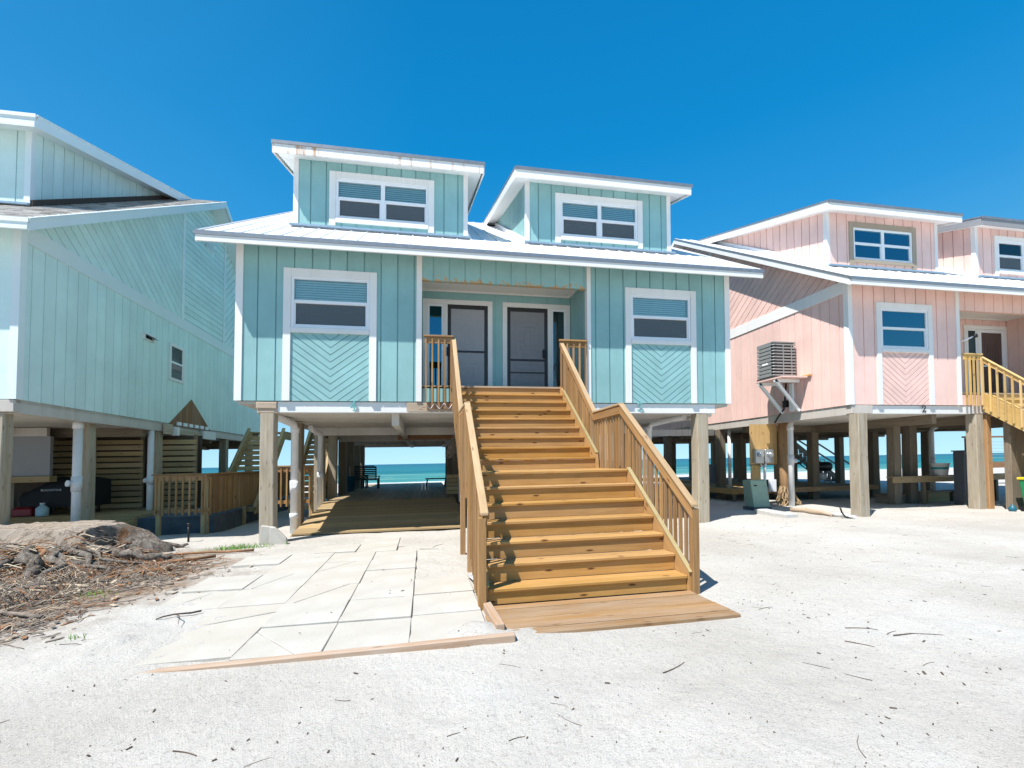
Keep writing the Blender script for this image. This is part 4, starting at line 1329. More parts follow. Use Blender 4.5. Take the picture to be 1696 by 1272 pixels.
while cnt < 4200:
    x = R.uniform(-10, -2.6); y = R.uniform(4.9, 11.2)
    if R.random() > litter_density(x, y) ** 1.3: continue
    u = R.random(); k = 'twig_brown' if (u < .30 or (y > 8.6 and x > -5.4 and u < .8)) and (y > 7.6 or u < .12) else ('twig_pale' if u > .80 else 'twig_grey')
    l = R.uniform(.08, .42) * (1.6 if R.random() < .08 else 1)
    twig(bins[k], x, y, l, R.uniform(.003, .009), R.gauss(.35, .8), R.uniform(0, .06) * litter_density(x, y), .3)
    cnt += 1
for k, o_label in (('twig_grey', 'grey dry twigs and roots strewn over the ground by the stump'), ('twig_brown', 'rust brown twigs and bark strips strewn beside the stump'), ('twig_pale', 'pale dry twigs scattered among the brown litter')):
    o = build('twig_litter', bins[k], M[k], None, (-6, 8, 0)); tag(o, o_label, 'twigs', None, 'stuff')
m = MB()
cnt = 0
while cnt < 2600:
    x = R.uniform(-10, -2.4); y = R.uniform(4.6, 11.3)
    if R.random() > litter_density(x, y): continue
    a = R.uniform(0, 3.14); l = R.uniform(.015, .07); w_ = l * R.uniform(.3, .7); z = gz(x, y) + .012 + R.random() * .03 * litter_density(x, y)
    m.beam((x - l * math.cos(a), y - l * math.sin(a), z + R.uniform(-.01, .01)), (x + l * math.cos(a), y + l * math.sin(a), z + R.uniform(-.008, .02)), w_, .006)
    cnt += 1
tag(build('bark_litter', m, [M['twig_brown'], M['twig_grey'], M['twig_pale']], None, (-6, 8, 0)), 'loose bark flakes covering the ground round the stump', 'bark litter', None, 'stuff')
# larger fallen branches one can tell apart
BR = [([(-3.95, 5.75), (-4.6, 6.1), (-5.2, 6.3), (-5.9, 6.75)], .022, 'twig_grey', 'long dark branch lying nearest the camera at the front edge of the litter'),
      ([(-4.4, 5.35), (-4.9, 5.75), (-5.6, 6.1)], .026, 'twig_grey', 'thick dark branch running out of the picture at lower left'),
      ([(-4.35, 7.1), (-4.75, 7.3), (-5.3, 7.35)], .018, 'twig_pale', 'pale bare branch lying across the grey twigs'),
      ([(-4.55, 6.3), (-4.62, 5.95), (-4.5, 5.6), (-4.4, 5.4)], .020, 'twig_pale', 'crooked pale twig pointing towards the camera'),
      ([(-3.3, 7.0), (-3.6, 7.05), (-3.95, 6.75)], .012, 'twig_grey', 'thin curved twig reaching towards the paved patio'),
      ([(-3.1, 9.2), (-3.9, 9.3), (-4.8, 9.15), (-5.3, 9.35)], .022, 'twig_brown', 'long rust brown branch between the stump and the grass tuft'),
      ([(-3.6, 8.85), (-4.3, 8.5), (-5.0, 8.65)], .026, 'twig_brown', 'thick reddish branch resting on the bark pile'),
      ([(-3.85, 8.0), (-4.2, 7.85), (-4.55, 7.6)], .030, 'twig_brown', 'short forked reddish branch in front of the bark pile'),
      ([(-2.35, 5.55), (-2.6, 5.45), (-2.72, 5.38)], .010, 'chip', 'short black twig lying across a slab joint'),
      ([(-6.0, 7.15), (-5.5, 7.0), (-5.0, 7.1), (-4.7, 6.95)], .020, 'twig_pale', 'pale forked root lying left of the crooked twig')]
for pts, r, mt, lab in BR:
    m = MB(); P = []
    for i in range(len(pts) - 1):
        for t in (0, .5):
            x = pts[i][0] + (pts[i + 1][0] - pts[i][0]) * t + R.uniform(-.03, .03); y = pts[i][1] + (pts[i + 1][1] - pts[i][1]) * t + R.uniform(-.03, .03)
            P.append((x, y, gz(x, y) + r + .02))
    P.append((pts[-1][0], pts[-1][1], gz(*pts[-1]) + r))
    if len(P) > 5: P2 = P
    m.tube(P, [r * (1.1 - .6 * i / len(P)) for i in range(len(P))], 7, True, None, .2)
    k = len(P) // 2
    m.tube([P[k], (P[k][0] + .15, P[k][1] - .22, P[k][2] + .04), (P[k][0] + .22, P[k][1] - .4, P[k][2] + .01)], [r * .6, r * .45, r * .2], 6)
    tag(build('fallen_branch', m, M[mt], None, (pts[0][0], pts[0][1], 0)), lab, 'branch', 'fallen branches by the stump')
# specks, seeds and leaf bits over the whole yard
m = MB()
for k in range(1700):
    if k < 1150: x = R.uniform(-4.5, 8); y = 1.6 + 9 * R.random() ** 1.7
    else: x = R.uniform(2, 15); y = R.uniform(2, 10.5)
    if .6 < x < 3.2 and y > 4: continue
    if -2.9 < x < .6 and y > 4.1 and R.random() < .7: continue
    if noise.noise((x * .8, y * .8, 9)) < -.15 and R.random() < .75: continue
    a = R.uniform(0, 3.14); l = min(.019, .003 + R.expovariate(1 / .004)); z = gz(x, y) + .003
    if -2.9 < x < .6 and y > 4.1: z = .052
    m.beam((x - l * math.cos(a), y - l * math.sin(a), z), (x + l * math.cos(a), y + l * math.sin(a), z + R.uniform(0, .006)), l * R.uniform(.35, .9), .004)
tag(build('sand_specks', m, M['chip'], None, (2, 5, 0)), 'dark leaf and bark specks scattered over the white sand', 'specks', None, 'stuff')
m = MB()
for k in range(150):
    x = R.uniform(-3.2, 10); y = 1.7 + 8 * R.random() ** 1.4
    if .6 < x < 3.2 and y > 4: continue
    if -2.9 < x < .6 and y > 4.1: continue
    twig(m, x, y, R.uniform(.04, .22), R.uniform(.0018, .004), R.uniform(-.9, .9) if R.random() < .6 else R.uniform(0, 3.1), 0, .4)
for (x, y, l, a) in ((4.0, 3.6, .26, -.5), (3.65, 3.3, .2, -.9), (4.3, 3.35, .42, -.25), (4.15, 3.45, .16, .3), (4.2, 2.45, .3, .05), (1.9, 3.25, .3, .5), (-1.3, 2.9, .18, -.5), (-.35, 6.0, .12, .2), (-.5, 9.0, .3, .4), (.1, 8.6, .4, -.5), (.25, 8.9, .3, .9)):
    twig(m, x, y, l, .005, a, 0, .35, 5, 5)
tag(build('scattered_twigs', m, M['chip'], None, (2, 5, 0)), 'thin dark twigs scattered over the white sand in front of the houses', 'twigs', None, 'stuff')
m = MB()
for k in range(420):
    if k < 330: x = R.gauss(-3.55, .28); y = R.gauss(9.78, .10)
    elif k < 400: x = R.gauss(-4.15, .14); y = R.gauss(6.75, .10)
    else: x = R.gauss(-3.15, .05); y = R.gauss(4.95, .04)
    z = gz(x, y); h = R.uniform(.03, .10) * (1 if k < 330 else .6); a = R.uniform(0, 6.28); ln = R.uniform(.2, .9)
    dx, dy = math.cos(a), math.sin(a); w_ = .005
    m.poly([(x - dy * w_, y + dx * w_, z), (x + dy * w_, y - dx * w_, z), (x + dx * h * ln * .6 + dy * w_ * .7, y + dy * h * ln * .6 - dx * w_ * .7, z + h * .7), (x + dx * h * ln, y + dy * h * ln, z + h)])
M['grass'] = plain('fresh_grass', (.14, .30, .035), .7, 0, .3, 12)
tag(build('grass', m, M['grass'], None, (-3.5, 9.8, 0)), 'small patch of bright green grass at the edge of the litter', 'grass', None, 'stuff')
m = MB(); m.tube([(-5.02, 11.1, -.1), (-5.02, 11.1, .36)], .022, 8); m.tube([(-5.02, 11.1, .34), (-5.02, 11.1, .40)], .032, 8)
tag(build('ground_stake', m, M['black'], None, (-5.02, 11.1, 0)), 'short dark metal stake standing in the sand behind the branches', 'stake')

# ------------------------------------------------------------------ decks under and beside the houses
def deck(label, x0, x1, y0, y1, z, along='y', ramp_from=None, mat='deck', rmat='ramp', skirt=.2, name='deck', legs=True):
    t = thing(name, label, 'deck', ((x0 + x1) / 2, (y0 + y1) / 2, 0))
    m = MB()
    if along == 'y':
        n = int((x1 - x0) / .145); w_ = (x1 - x0) / n
        for k in range(n): m.box(x0 + k * w_ + .004, x0 + (k + 1) * w_ - .004, y0, y1, z - .036, z - R.random() * .003, 1)
    else:
        n = int((y1 - y0) / .145); w_ = (y1 - y0) / n
        for k in range(n): m.box(x0, x1, y0 + k * w_ + .004, y0 + (k + 1) * w_ - .004, z - .036, z - R.random() * .003, 0)
    build('deck_boards', m, M[mat], t)
    m = MB()
    m.box(x0, x1, y0 - .04, y0 - .002, z - skirt, z - .0, 0); m.box(x0 - .04, x0 - .001, y0 - .04, y1, z - skirt, z - .002, 1); m.box(x1 + .001, x1 + .04, y0 - .04, y1, z - skirt, z - .002, 1)
    build('deck_skirt', m, M[rmat], t, bevel=.004)
    if ramp_from:
        ya, za = ramp_from
        n = int((y0 - ya) / .145)
        m = MB()
        for k in range(n):
            a = ya + (y0 - .045 - ya) * k / n; b = ya + (y0 - .045 - ya) * (k + 1) / n - .008
            f = lambda y: za + (z - za) * (y - ya) / (y0 - ya)
            m.hexa([((x1 if q & 1 else x0), (b if q & 2 else a), f(b if q & 2 else a) - (0 if q & 4 else .036)) for q in range(8)], 0)
        build('ramp_boards', m, M[rmat], t)
        for x in (x0 - .03, x1 - .01):
            m = MB(); m.prism([(x, ya, za - .3), (x, y0 - .05, z - .3), (x, y0 - .05, z - .04), (x, ya, za - .04)], (.04, 0, 0), (0, 1, 0))
            build('ramp_side', m, M[rmat], t)
    if legs:
        n = max(2, int((x1 - x0) / 1.6))
        for k in range(n):
            x = x0 + .12 + (x1 - x0 - .24) * k / (n - 1)
            m = MB(); m.box(x - .045, x + .045, y0 + .02, y0 + .11, -.4, z - .04, 2)
            build('leg', m, M['pile_dark'], t)
    return t
deck('grey boarded deck with a sloping plank ramp under the turquoise house', -2.92, .95, 14.45, 26.6, .50, 'y', (11.05, .07))
deck('yellowish plank deck and ramp under the mint house', -18.5, -7.22, 13.6, 26.4, .42, 'x', (10.9, .10), 'ramp', 'ramp')
deck('raised deck with pale edge boards at the corner pile of the pink house', 11.0, 12.6, 14.75, 19.5, .46, 'x', None, 'ramp', 'stair', .19)
deck('brown deck under the pink house carrying the grill', 12.9, 16.8, 14.3, 25.5, .48, 'x', None, 'deck', 'pile_red', .17)
deck('dim deck under the right half of the turquoise house', 3.6, 9.4, 15.2, 26.0, .45, 'x', None, 'deck', 'slat', .2)

def fence(name, label, p0, p1, z0, z1, spacing=.115, posts=(), group=None, mat='rail', bal=.036):
    """handrail, two rails and square balusters from p0 to p1 (x,y)"""
    t = thing(name, label, 'railing', ((p0[0] + p1[0]) / 2, (p0[1] + p1[1]) / 2, z0), group)
    a = Vector((p0[0], p0[1], 0)); b = Vector((p1[0], p1[1], 0)); d = (b - a).normalized(); L = (b - a).length
    nrm = Vector((d.y, -d.x, 0))
    P = lambda s, off, z: tuple(a + d * s + nrm * off + Vector((0, 0, z)))
    m = MB(); m.beam(P(-.03, 0, z1), P(L + .03, 0, z1), .10, .036); build('handrail', m, M[mat], t, bevel=.004)
    m = MB(); m.beam(P(0, 0, z1 - .09), P(L, 0, z1 - .09), .036, .14); build('rail', m, M[mat], t, bevel=.004)
    m = MB(); m.beam(P(0, 0, z0 + .10), P(L, 0, z0 + .10), .036, .09); build('rail', m, M[mat], t, bevel=.004)
    n = int(L / spacing)
    for k in range(n):
        s_ = (k + .5) * L / n
        m = MB(); m.beam(P(s_, .036, z0 + R.uniform(-.02, .02)), P(s_ + R.uniform(-.004, .004), .036, z1 - .05 - R.uniform(0, .02)), bal, bal, tuple(nrm)); build('baluster', m, M[mat], t)
    for s_, zb in posts:
        m = MB(); m.beam(P(s_, -.05, zb), P(s_, -.05, z1 - .02), .09, .09, tuple(nrm)); build('post', m, M['slat'], t, bevel=.004)
    return t
fence('railing', 'pine railing across the end of the side walk between mint and turquoise houses', (-6.55, 12.72), (-5.36, 12.72), .43, 1.44, .135, ((.1, -.4), (1.1, -.4)))
fence('railing', 'long pine railing receding beside the mint house', (-5.34, 12.75), (-5.34, 20.6), .43, 1.44, .095, ((.05, -.4), (2.5, -.2), (5, -.2), (7.5, -.2)))
fence('railing', 'short pine railing behind the corner pile of the turquoise house', (-4.05, 13.0), (-2.93, 13.0), .55, 1.60, .135, ((.05, .0), (1.08, .0)))
m = MB(); m.box(-7.2, -5.42, 13.3, 21, -.4, .33)
tag(build('foundation_wall', m, M['dark_block'], None, (-6.3, 17, 0)), 'dark blue grey masonry base below the long receding railing', 'wall')

def gap_stairs(x0, x1, label):
    t = thing('side_stairs', label, 'stairs', ((x0 + x1) / 2, 16.5, 0))
    y0, z0, y1, z1 = 15.45, .35, 18.2, 2.90
    for x in (x0, x1 - .05):
        m = MB(); m.prism([(x, y0 - .1, z0 - .2), (x, y0 + .25, z0 - .2), (x, y1 + .1, z1 - .30), (x, y1 + .9, z1 - .30), (x, y1 + .9, z1), (x, y1, z1)], (.05, 0, 0), (0, .73, .68)); build('stringer', m, M['slat'], t)
        m = MB(); m.beam((x + .025, y0 - .1, z0 + .0), (x + .025, y1, z1 + .1), .10, .05); build('cap_strip', m, M['slat'], t)
    n = 14
    for k in range(n):
        f = k / n; y = y0 + .1 + (y1 - y0) * f; z = z0 + (z1 - z0) * f
        m = MB(); m.box(x0 + .055, x1 - .055, y, y + .03, z - .15, z - .005, 0); build('riser', m, M['slat'], t)
        m = MB(); m.box(x0 + .055, x1 - .055, y + .031, y + .24, z - .04, z - .006, 0); build('tread', m, M['slat'], t)
    m = MB(); m.box(x0, x1, y1 + .25, y1 + 1.0, z1 - .05, z1 - .01); build('landing', m, M['slat'], t)
gap_stairs(-6.33, -5.10, 'weathered side stairs climbing towards the mint house')
gap_stairs(-4.20, -3.30, 'weathered side stairs climbing towards the turquoise house')

def slat_screen(label, x0, x1, y, z0, z1, pitch=.172, w_=.13, posts=3):
    t = thing('slat_screen', label, 'screen', ((x0 + x1) / 2, y, z0))
    z = z0
    while z + w_ < z1 + .02:
        m = MB(); m.box(x0, x1, y - .012, y + .012, z, z + w_ + R.uniform(-.008, .008), 0); build('slat', m, M['slat'], t); z += pitch
    for k in range(posts):
        x = x0 + .05 + (x1 - x0 - .1) * k / (posts - 1)
        m = MB(); m.box(x - .04, x + .04, y + .013, y + .10, z0 - .1, z1, 2); build('post', m, M['pile_dark'], t)
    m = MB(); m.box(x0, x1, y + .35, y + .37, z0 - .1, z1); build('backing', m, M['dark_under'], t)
slat_screen('wide horizontal slat screen behind the covered grill under the mint house', -10.9, -8.30, 15.55, .45, 2.62)
slat_screen('narrow horizontal slat screen behind the pine railing under the mint house', -8.15, -6.95, 15.75, .45, 2.62, posts=2)
slat_screen('slat screen beside the white drain pipe under the turquoise house', -3.56, -3.24, 17.05, .5, 2.66, .16, .14, 2)

# ------------------------------------------------------------------ things under the mint house
t = thing('storage_wall', 'plain grey storage wall panel above a timber shelf under the mint house', 'wall', (-11, 14, .4))
m = MB(); m.box(-13.5, -9.62, 14.0, 14.1, 1.46, 2.50); build('panel', m, M['grey_panel'], t)
m = MB(); m.box(-13.5, -9.68, 13.96, 14.06, 2.501, 2.72); build('beam', m, M['beige'], t)
m = MB(); m.box(-13.5, -9.55, 13.9, 14.15, 1.30, 1.455, 0); build('shelf', m, M['ramp'], t, bevel=.005)
m = MB(); m.box(-13.5, -10.3, 15.2, 15.25, .42, 1.5); build('shade_sheet', m, M['dark_under'], t)  # added dark sheet standing in for the shade below the shelf
for x in (-13.3, -10.6):
    m = MB(); m.box(x - .06, x + .06, 14.2, 14.3, .42, 1.30, 2); build('leg', m, M['pile_dark'], t)
t = thing('covered_grill', 'large grill under a black fabric cover with white lettering', 'grill', (-9.5, 14.5, .42))
m = MB()
xa, xb = -10.35, -8.72
sec = [(14.15, .62), (14.12, 1.10), (14.22, 1.36), (14.5, 1.42), (14.85, 1.36), (14.9, .62)]
N_ = 16
for i in range(N_):
    def ring(i):
        t_ = i / N_; x = xa + (xb - xa) * t_
        k = smooth(0, .45, t_) * (1 - .12 * smooth(.85, 1, t_))
        return [(x, y + .02 * math.sin(i * 1.7 + z * 5), .62 + (z - .62) * (.55 + .45 * k) + .012 * math.sin(i * 2.3 + y * 9)) for y, z in sec]
    a, b = ring(i), ring(i + 1)
    for k in range(len(sec) - 1): m.poly([a[k], b[k], b[k + 1], a[k + 1]], None, None, True)
    if i == 0: m.poly(a)
    if i == N_ - 1: m.poly(b[::-1])
build('cover', m, M['cover'], t)
for x in (-10.1, -8.95):
    for y in (14.25, 14.75):
        m = MB(); m.box(x - .03, x + .03, y - .03, y + .03, .50, .62); m.tube([(x - .025, y, .475), (x + .025, y, .475)], .055, 12); build('castor', m, M['black'], t)
cu = bpy.data.curves.new('cover_lettering', 'FONT'); cu.body = 'BLACKSTONE'; cu.size = .075; cu.extrude = .002; cu.align_x = 'CENTER'; cu.materials.append(M['white_text'])
to_ = bpy.data.objects.new('lettering_curve', cu); me_ = bpy.data.meshes.new_from_object(to_); bpy.data.objects.remove(to_)
o = bpy.data.objects.new('cover_lettering', me_); p = sh((-9.62, 14.07, 1.06)); q = ORG[t.name]; o.location = (p[0] - q[0], p[1] - q[1], p[2] - q[2]); o.rotation_euler = (math.radians(88), 0, 0); link(o, t)
m = MB(); m.box(-10.45, -10.0, 14.0, 14.3, .425, .62); m.box(-10.40, -10.05, 14.03, 14.27, .621, .66)
tag(build('tool_box', m, M['red'], None, (-10.2, 14.1, .42), bevel=.02), 'dark red plastic box on the deck left of the covered grill', 'box')
t = thing('water_jug', 'pale blue plastic jug standing in front of the covered grill', 'jug', (-9.72, 13.95, .42))
m = MB(); m.lathe((-9.72, 13.95, .42), [(0, 0), (.12, 0), (.13, .03), (.13, .20), (.07, .27), (.045, .28), (.045, .31), (0, .31)], 16); build('body', m, M['jug'], t)
m = MB(); m.lathe((-9.72, 13.95, .731), [(0, 0), (.05, 0), (.05, .03), (0, .03)], 12); build('cap', m, M['vinyl'], t)

def drain(label, pts, r, fit=(), parent=None, mat='pvc', clean=()):
    t = thing('drain_pipe', label, 'pipe', pts[0], 'white plastic drain pipes below the houses')
    m = MB(); m.tube(pts, r, 14); build('pipe', m, M[mat], t)
    for (x, y, z, h) in fit:
        m = MB(); m.tube([(x, y, z), (x, y, z + h)], r * 1.18, 14); build('collar', m, M[mat], t)
    for (x, y, z, dx, dy) in clean:
        m = MB(); m.tube([(x, y, z), (x + dx * .75, y + dy * .75, z + .015)], r * .75, 14); m.tube([(x + dx * .75, y + dy * .75, z + .015), (x + dx * .95, y + dy * .95, z + .02)], r * .85, 14); build('cleanout', m, M[mat], t)
    return t
drain('thick white drain pipe beside the front pile of the mint house', [(-7.86, 12.22, -.2), (-7.86, 12.22, 2.70)], .085, ((-7.86, 12.22, 1.10, .35), (-7.86, 12.22, 2.55, .16)), clean=((-7.86, 12.22, 1.28, -.10, -.16),))
drain('slim white drain pipe at the rear end of the mint house ramp', [(-7.70, 14.78, -.4), (-7.70, 14.78, 2.70)], .075, ((-7.7, 14.78, 1.15, .25),), clean=((-7.7, 14.78, 1.25, -.08, -.14),))
drain('white drain pipe with elbow beside the second pile of the turquoise house', [(-3.06, 11.75, -.2), (-3.06, 11.75, 2.50), (-3.07, 11.60, 2.60), (-3.15, 11.1, 2.66), (-3.2, 10.6, 2.70)], .085, ((-3.06, 11.75, .95, .3), (-3.06, 11.75, .35, .12), (-3.06, 11.75, 2.40, .12)), clean=((-3.06, 11.75, 1.12, .02, -.15),))
drain('thin white drain pipe with trap further under the turquoise house', [(-3.0, 14.2, .45), (-3.0, 14.2, 2.42), (-2.98, 14.1, 2.52), (-3.05, 13.6, 2.58), (-3.1, 13.4, 2.66)], .07, ((-3.0, 14.2, 1.2, .2),), clean=((-3.0, 14.2, 1.3, .02, -.13),))
drain('bent white drain pipe under the front right corner of the turquoise house', [(6.30, 12.0, -.2), (6.30, 12.0, 2.50), (6.36, 11.9, 2.60), (6.62, 11.3, 2.68), (6.75, 10.9, 2.70)], .075, ((6.3, 12.0, 2.4, .12),))
drain('white drain pipe beside the round utility pole of the pink house', [(11.62, 12.72, -.2), (11.62, 12.72, 2.62), (11.70, 12.76, 2.70)], .085, ((11.62, 12.72, 1.35, .3), (11.62, 12.72, 2.45, .14)), clean=((11.62, 12.72, 1.45, .15, -.08),))
drain('white drain pipe at the deck corner pile of the pink house', [(11.42, 15.45, .4), (11.42, 15.45, 2.68)], .06, ((11.42, 15.45, 1.3, .2),))
drain('white drain pipe with long elbow behind the bench of the pink house', [(17.45, 12.85, .30), (17.45, 12.85, 2.40), (17.52, 12.83, 2.52), (17.9, 12.8, 2.56), (18.8, 12.7, 2.62), (19.4, 12.6, 2.68)], .07, ((17.45, 12.85, 1.25, .2),))

# ------------------------------------------------------------------ mint house side wall details
def side_window(root, x, y0, y1, z0, z1):
    m = MB()
    for a, b, c, d in ((y0, y0 + .09, z0, z1), (y1 - .09, y1, z0, z1), (y0 + .091, y1 - .091, z1 - .09, z1), (y0 + .091, y1 - .091, z0, z0 + .09)): m.box(x, x + .03, a, b, c, d)
    w_ = build('window', m, M['white'], root, bevel=.004)
    m = MB(); zm = (z0 + z1) / 2
    m.box(x + .002, x + .02, y0 + .09, y1 - .09, zm - .03, zm + .03); m.box(x + .001, x + .015, y0 + .09, y0 + .13, z0 + .09, z1 - .09); m.box(x + .001, x + .015, y1 - .13, y1 - .09, z0 + .09, z1 - .09)
    build('frame', m, M['vinyl'], w_)
    m = MB(); m.box(x + .004, x + .008, y0 + .13, y1 - .13, z0 + .09, z1 - .09); build('pane', m, M['glass_screen'], w_)
    m = MB(); m.box(x + .0005, x + .003, y0 + .13, y1 - .13, z0 + .09, z1 - .09); build('room_shade', m, M['interior'], w_)  # flat dark sheet on the wall, room shade put into its colour
XL = CXL + W
side_window(house_l, XL + .002, 15.38, 16.26, 4.28, 5.42)
m = MB(); 
for a, b, c, d in ((14.05, 14.10, 5.17, 5.36), (14.5, 14.55, 5.17, 5.36), (14.101, 14.499, 5.31, 5.36), (14.101, 14.499, 5.17, 5.20)): m.box(XL + .002, XL + .06, a, b, c, d)
v_ = build('wall_vent', m, M['white'], house_l)
m = MB(); m.box(XL + .002, XL + .01, 14.1, 14.5, 5.2, 5.31); m.prism([(XL + .06, 14.1, 5.30), (XL + .06, 14.5, 5.30), (XL + .16, 14.5, 5.22), (XL + .16, 14.1, 5.22)], (0, 0, .012)); build('flap', m, M['black'], v_)
# torn-off cladding: brown sheathing triangle with joist ends
m = MB()
boards(m, [(15.40, 2.92), (18.16, 2.92), (16.77, 3.86)], lambda a, b, d: (XL + .022 + d, a, b), 90, .2, .012, .015)
tp = build('exposed_sheathing', m, M['brown_ply'], house_l)
for k in range(6):
    m = MB(); m.box(XL + .025, XL + .06, 15.85 + k * .37, 16.08 + k * .37, 2.93, 3.04); build('joist_end', m, M['vinyl'], tp)
m = MB(); m.box(XL + .005, XL + .07, 15.15, 15.55, 2.62, 2.93); m.box(XL + .005, XL + .05, 15.95, 17.4, 2.66, 2.80, 1); build('broken_beam', m, M['raw'], tp)
m = MB(); m.box(XL + .01, XL + .10, 17.45, 18.4, 2.60, 2.88, 1); m.box(XL + .01, XL + .16, 15.62, 15.76, 2.60, 2.86); build('patch_beam', m, M['white'], tp)

# ------------------------------------------------------------------ under the turquoise house
m = MB(); m.prism([(-3.30, 10.10, -.05), (-3.0, 10.10, -.05), (-3.0, 10.08, .36), (-3.26, 10.10, .40)], (0, .10, 0)); 
tag(build('concrete_block', m, M['slab'], None, (-3.15, 10.1, 0), bevel=.012), 'upright cream slab leaning against the foot of the left corner pile', 'slab')
m = MB(); m.prism([(-3.06, 10.0, -.05), (-2.74, 10.02, -.05), (-2.74, 9.99, .13), (-2.98, 10.05, .36), (-3.08, 10.06, .36)], (0, .09, 0))
tag(build('concrete_block', m, M['slab'], None, (-2.9, 10.0, 0), bevel=.012), 'broken cornered cream slab leaning beside the upright one', 'slab')
def lounge(x, y, label, w_=.62, rot=0.0):
    t = thing('slat_chair', label, 'chair', (x, y, .5), 'dark slatted chairs on the deck facing the sea')
    X = lambda v: x + v
    for k in range(2):
        s_ = -1 if k else 1
        m = MB(); m.box(X(s_ * w_ / 2 - .03), X(s_ * w_ / 2 + .03), y - .05, y + .0, .50, .98); m.box(X(s_ * w_ / 2 - .03), X(s_ * w_ / 2 + .03), y + .55, y + .60, .50, 1.05); build('leg', m, M['furn'], t)
        m = MB(); m.box(X(s_ * w_ / 2 - .06), X(s_ * w_ / 2 + .06), y - .05, y + .68, 1.051, 1.08); build('armrest', m, M['furn'], t)
    for k in range(7):
        z = .92 + k * .085; yy = y - .02 - k * .022
        m = MB(); m.box(X(-w_ / 2 + .04), X(w_ / 2 - .04), yy - .02, yy, z, z + .062); build('back_slat', m, M['furn'], t)
    m = MB(); m.box(X(-w_ / 2 + .04), X(-w_ / 2 + .09), y - .19, y - .165, .9, 1.50); m.box(X(w_ / 2 - .09), X(w_ / 2 - .04), y - .19, y - .165, .9, 1.50)
    m.prism([(X(-w_ / 2 + .04), y - .19, 1.5), (X(w_ / 2 - .04), y - .19, 1.5), (X(w_ / 4), y - .19, 1.56), (X(-w_ / 4), y - .19, 1.56)], (0, .03, 0)); build('back_frame', m, M['furn'], t)
    m = MB()
    for k in range(5): m.box(X(-w_ / 2 + .04), X(w_ / 2 - .04), y + .02 + k * .11, y + .11 + k * .11, .88, .905)
    build('seat', m, M['furn'], t)
lounge(-2.42, 21.6, 'dark slatted chair nearest the middle of the deck, sea behind it', .70)
lounge(-2.98, 22.3, 'dark slatted chair half hidden behind the pile and its neighbour', .62)
t = thing('slat_bench', 'low dark bench at the seaward end of the deck', 'bench', (.5, 22.0, .5))
m = MB(); m.box(.06, 1.1, 21.8, 22.2, .85, .90); build('seat', m, M['furn'], t)
for x in (.14, 1.0):
    for y in (21.86, 22.14):
        m = MB(); m.beam((x - .03, y, .5), (x + .02, y, .85), .06, .06, (1, 0, 0)); build('leg', m, M['furn'], t)
t = thing('tub', 'tall blue plastic tub holding a broom beside the slatted chairs', 'tub', (-3.0, 20.0, .5))
m = MB(); m.lathe((-3.0, 20.0, .5), [(0, 0), (.15, 0), (.19, .60), (.21, .60), (.21, .64), (.18, .64), (.14, .05)], 18); build('body', m, M['teal_tub'], t)
m = MB(); m.tube([(-3.0, 20.0, .6), (-3.05, 19.95, 1.55)], .018, 8); build('broom_handle', m, M['raw'], t)
t = thing('thatch_bundle', 'folded grey thatch bundle hanging under the house left of the stairs', 'thatch', (.85, 13, 2.2))
m = MB()
for k in range(170):
    a = R.random(); b = R.uniform(-.10, .10); x0_ = 1.02 + R.uniform(-.06, .06) + .25 * b; z0_ = 2.55 + R.uniform(-.05, .1)
    l = R.uniform(.6, .95)
    m.beam((x0_, 13 + b, z0_), (x0_ - .35 * l + R.uniform(-.07, .07), 13 + b * 1.6, z0_ - .85 * l), .016, .01)
build('straw', m, M['thatch'], t)
m = MB(); m.tube([(1.0, 13.02, .5), (1.0, 13.02, 2.7)], .03, 8); build('pole', m, M['pvc'], t)
t = thing('crate', 'weathered timber crate on the deck behind the stairs', 'crate', (1.2, 16.2, .5))
for k in range(5):
    m = MB(); m.box(.80, 1.75, 15.98, 16.0, .52 + k * .14, .64 + k * .14, 0); m.box(.78, .80, 16.0, 16.6, .52 + k * .14, .64 + k * .14, 1); build('slat', m, M['slat'], t)
m = MB(); m.box(.81, 1.75, 16.01, 16.6, .5, 1.18); build('inner', m, M['dark_under'], t)
# broken ceiling under the turquoise house
m = MB(); m.box(-.9, 1.7, 16.2, 16.5, 2.45, 2.66, 0); m.box(-.7, -.45, 14.6, 16.2, 2.66, 2.735); m.box(.2, 1.6, 15.2, 16.2, 2.70, 2.738)
build('exposed_joist', m, M['brown_ply'], house_c)

# ------------------------------------------------------------------ pink house side
XP = CXP - W
t = thing('air_conditioner', 'grey louvred air conditioner unit mounted on the pink side wall', 'air conditioner', (10.75, 12.1, 3.98))
a0, a1, b0, b1, c0, c1 = 10.32, 11.12, 11.88, 12.58, 4.00, 5.08
m = MB(); m.box(a0 + .05, a1 - .05, b0 + .05, b1 - .05, c0 + .02, c1 - .03); build('coil', m, M['ac_dark'], t)
m = MB()
for k in range(11):
    z = c0 + .05 + k * .093
    m.box(a0 + .10, a1 - .02, b0, b0 + .035, z, z + .042, 0)
m.box(a0 + .33, a0 + .36, b0 - .008, b0 + .001, c0 + .03, c1 - .06); m.box(a0 + .62, a0 + .65, b0 - .008, b0 + .001, c0 + .03, c1 - .06)
build('louvre', m, M['ac_metal'], t)
m = MB()
for k in range(9):
    z = c0 + .05 + k * .114
    m.box(a0 - .004, a0 + .02, b0 + .10, b1 - .02, z, z + .095, 1)
build('side_panel', m, M['ac_metal'], t, bevel=.008)
m = MB()
for k in range(11):
    z = c0 + .05 + k * .093
    m.tube([(a0 + .10, b0 + .002, z + .02), (a0 + .03, b0 + .03, z + .02), (a0 + .003, b0 + .10, z + .02)], .022, 6)
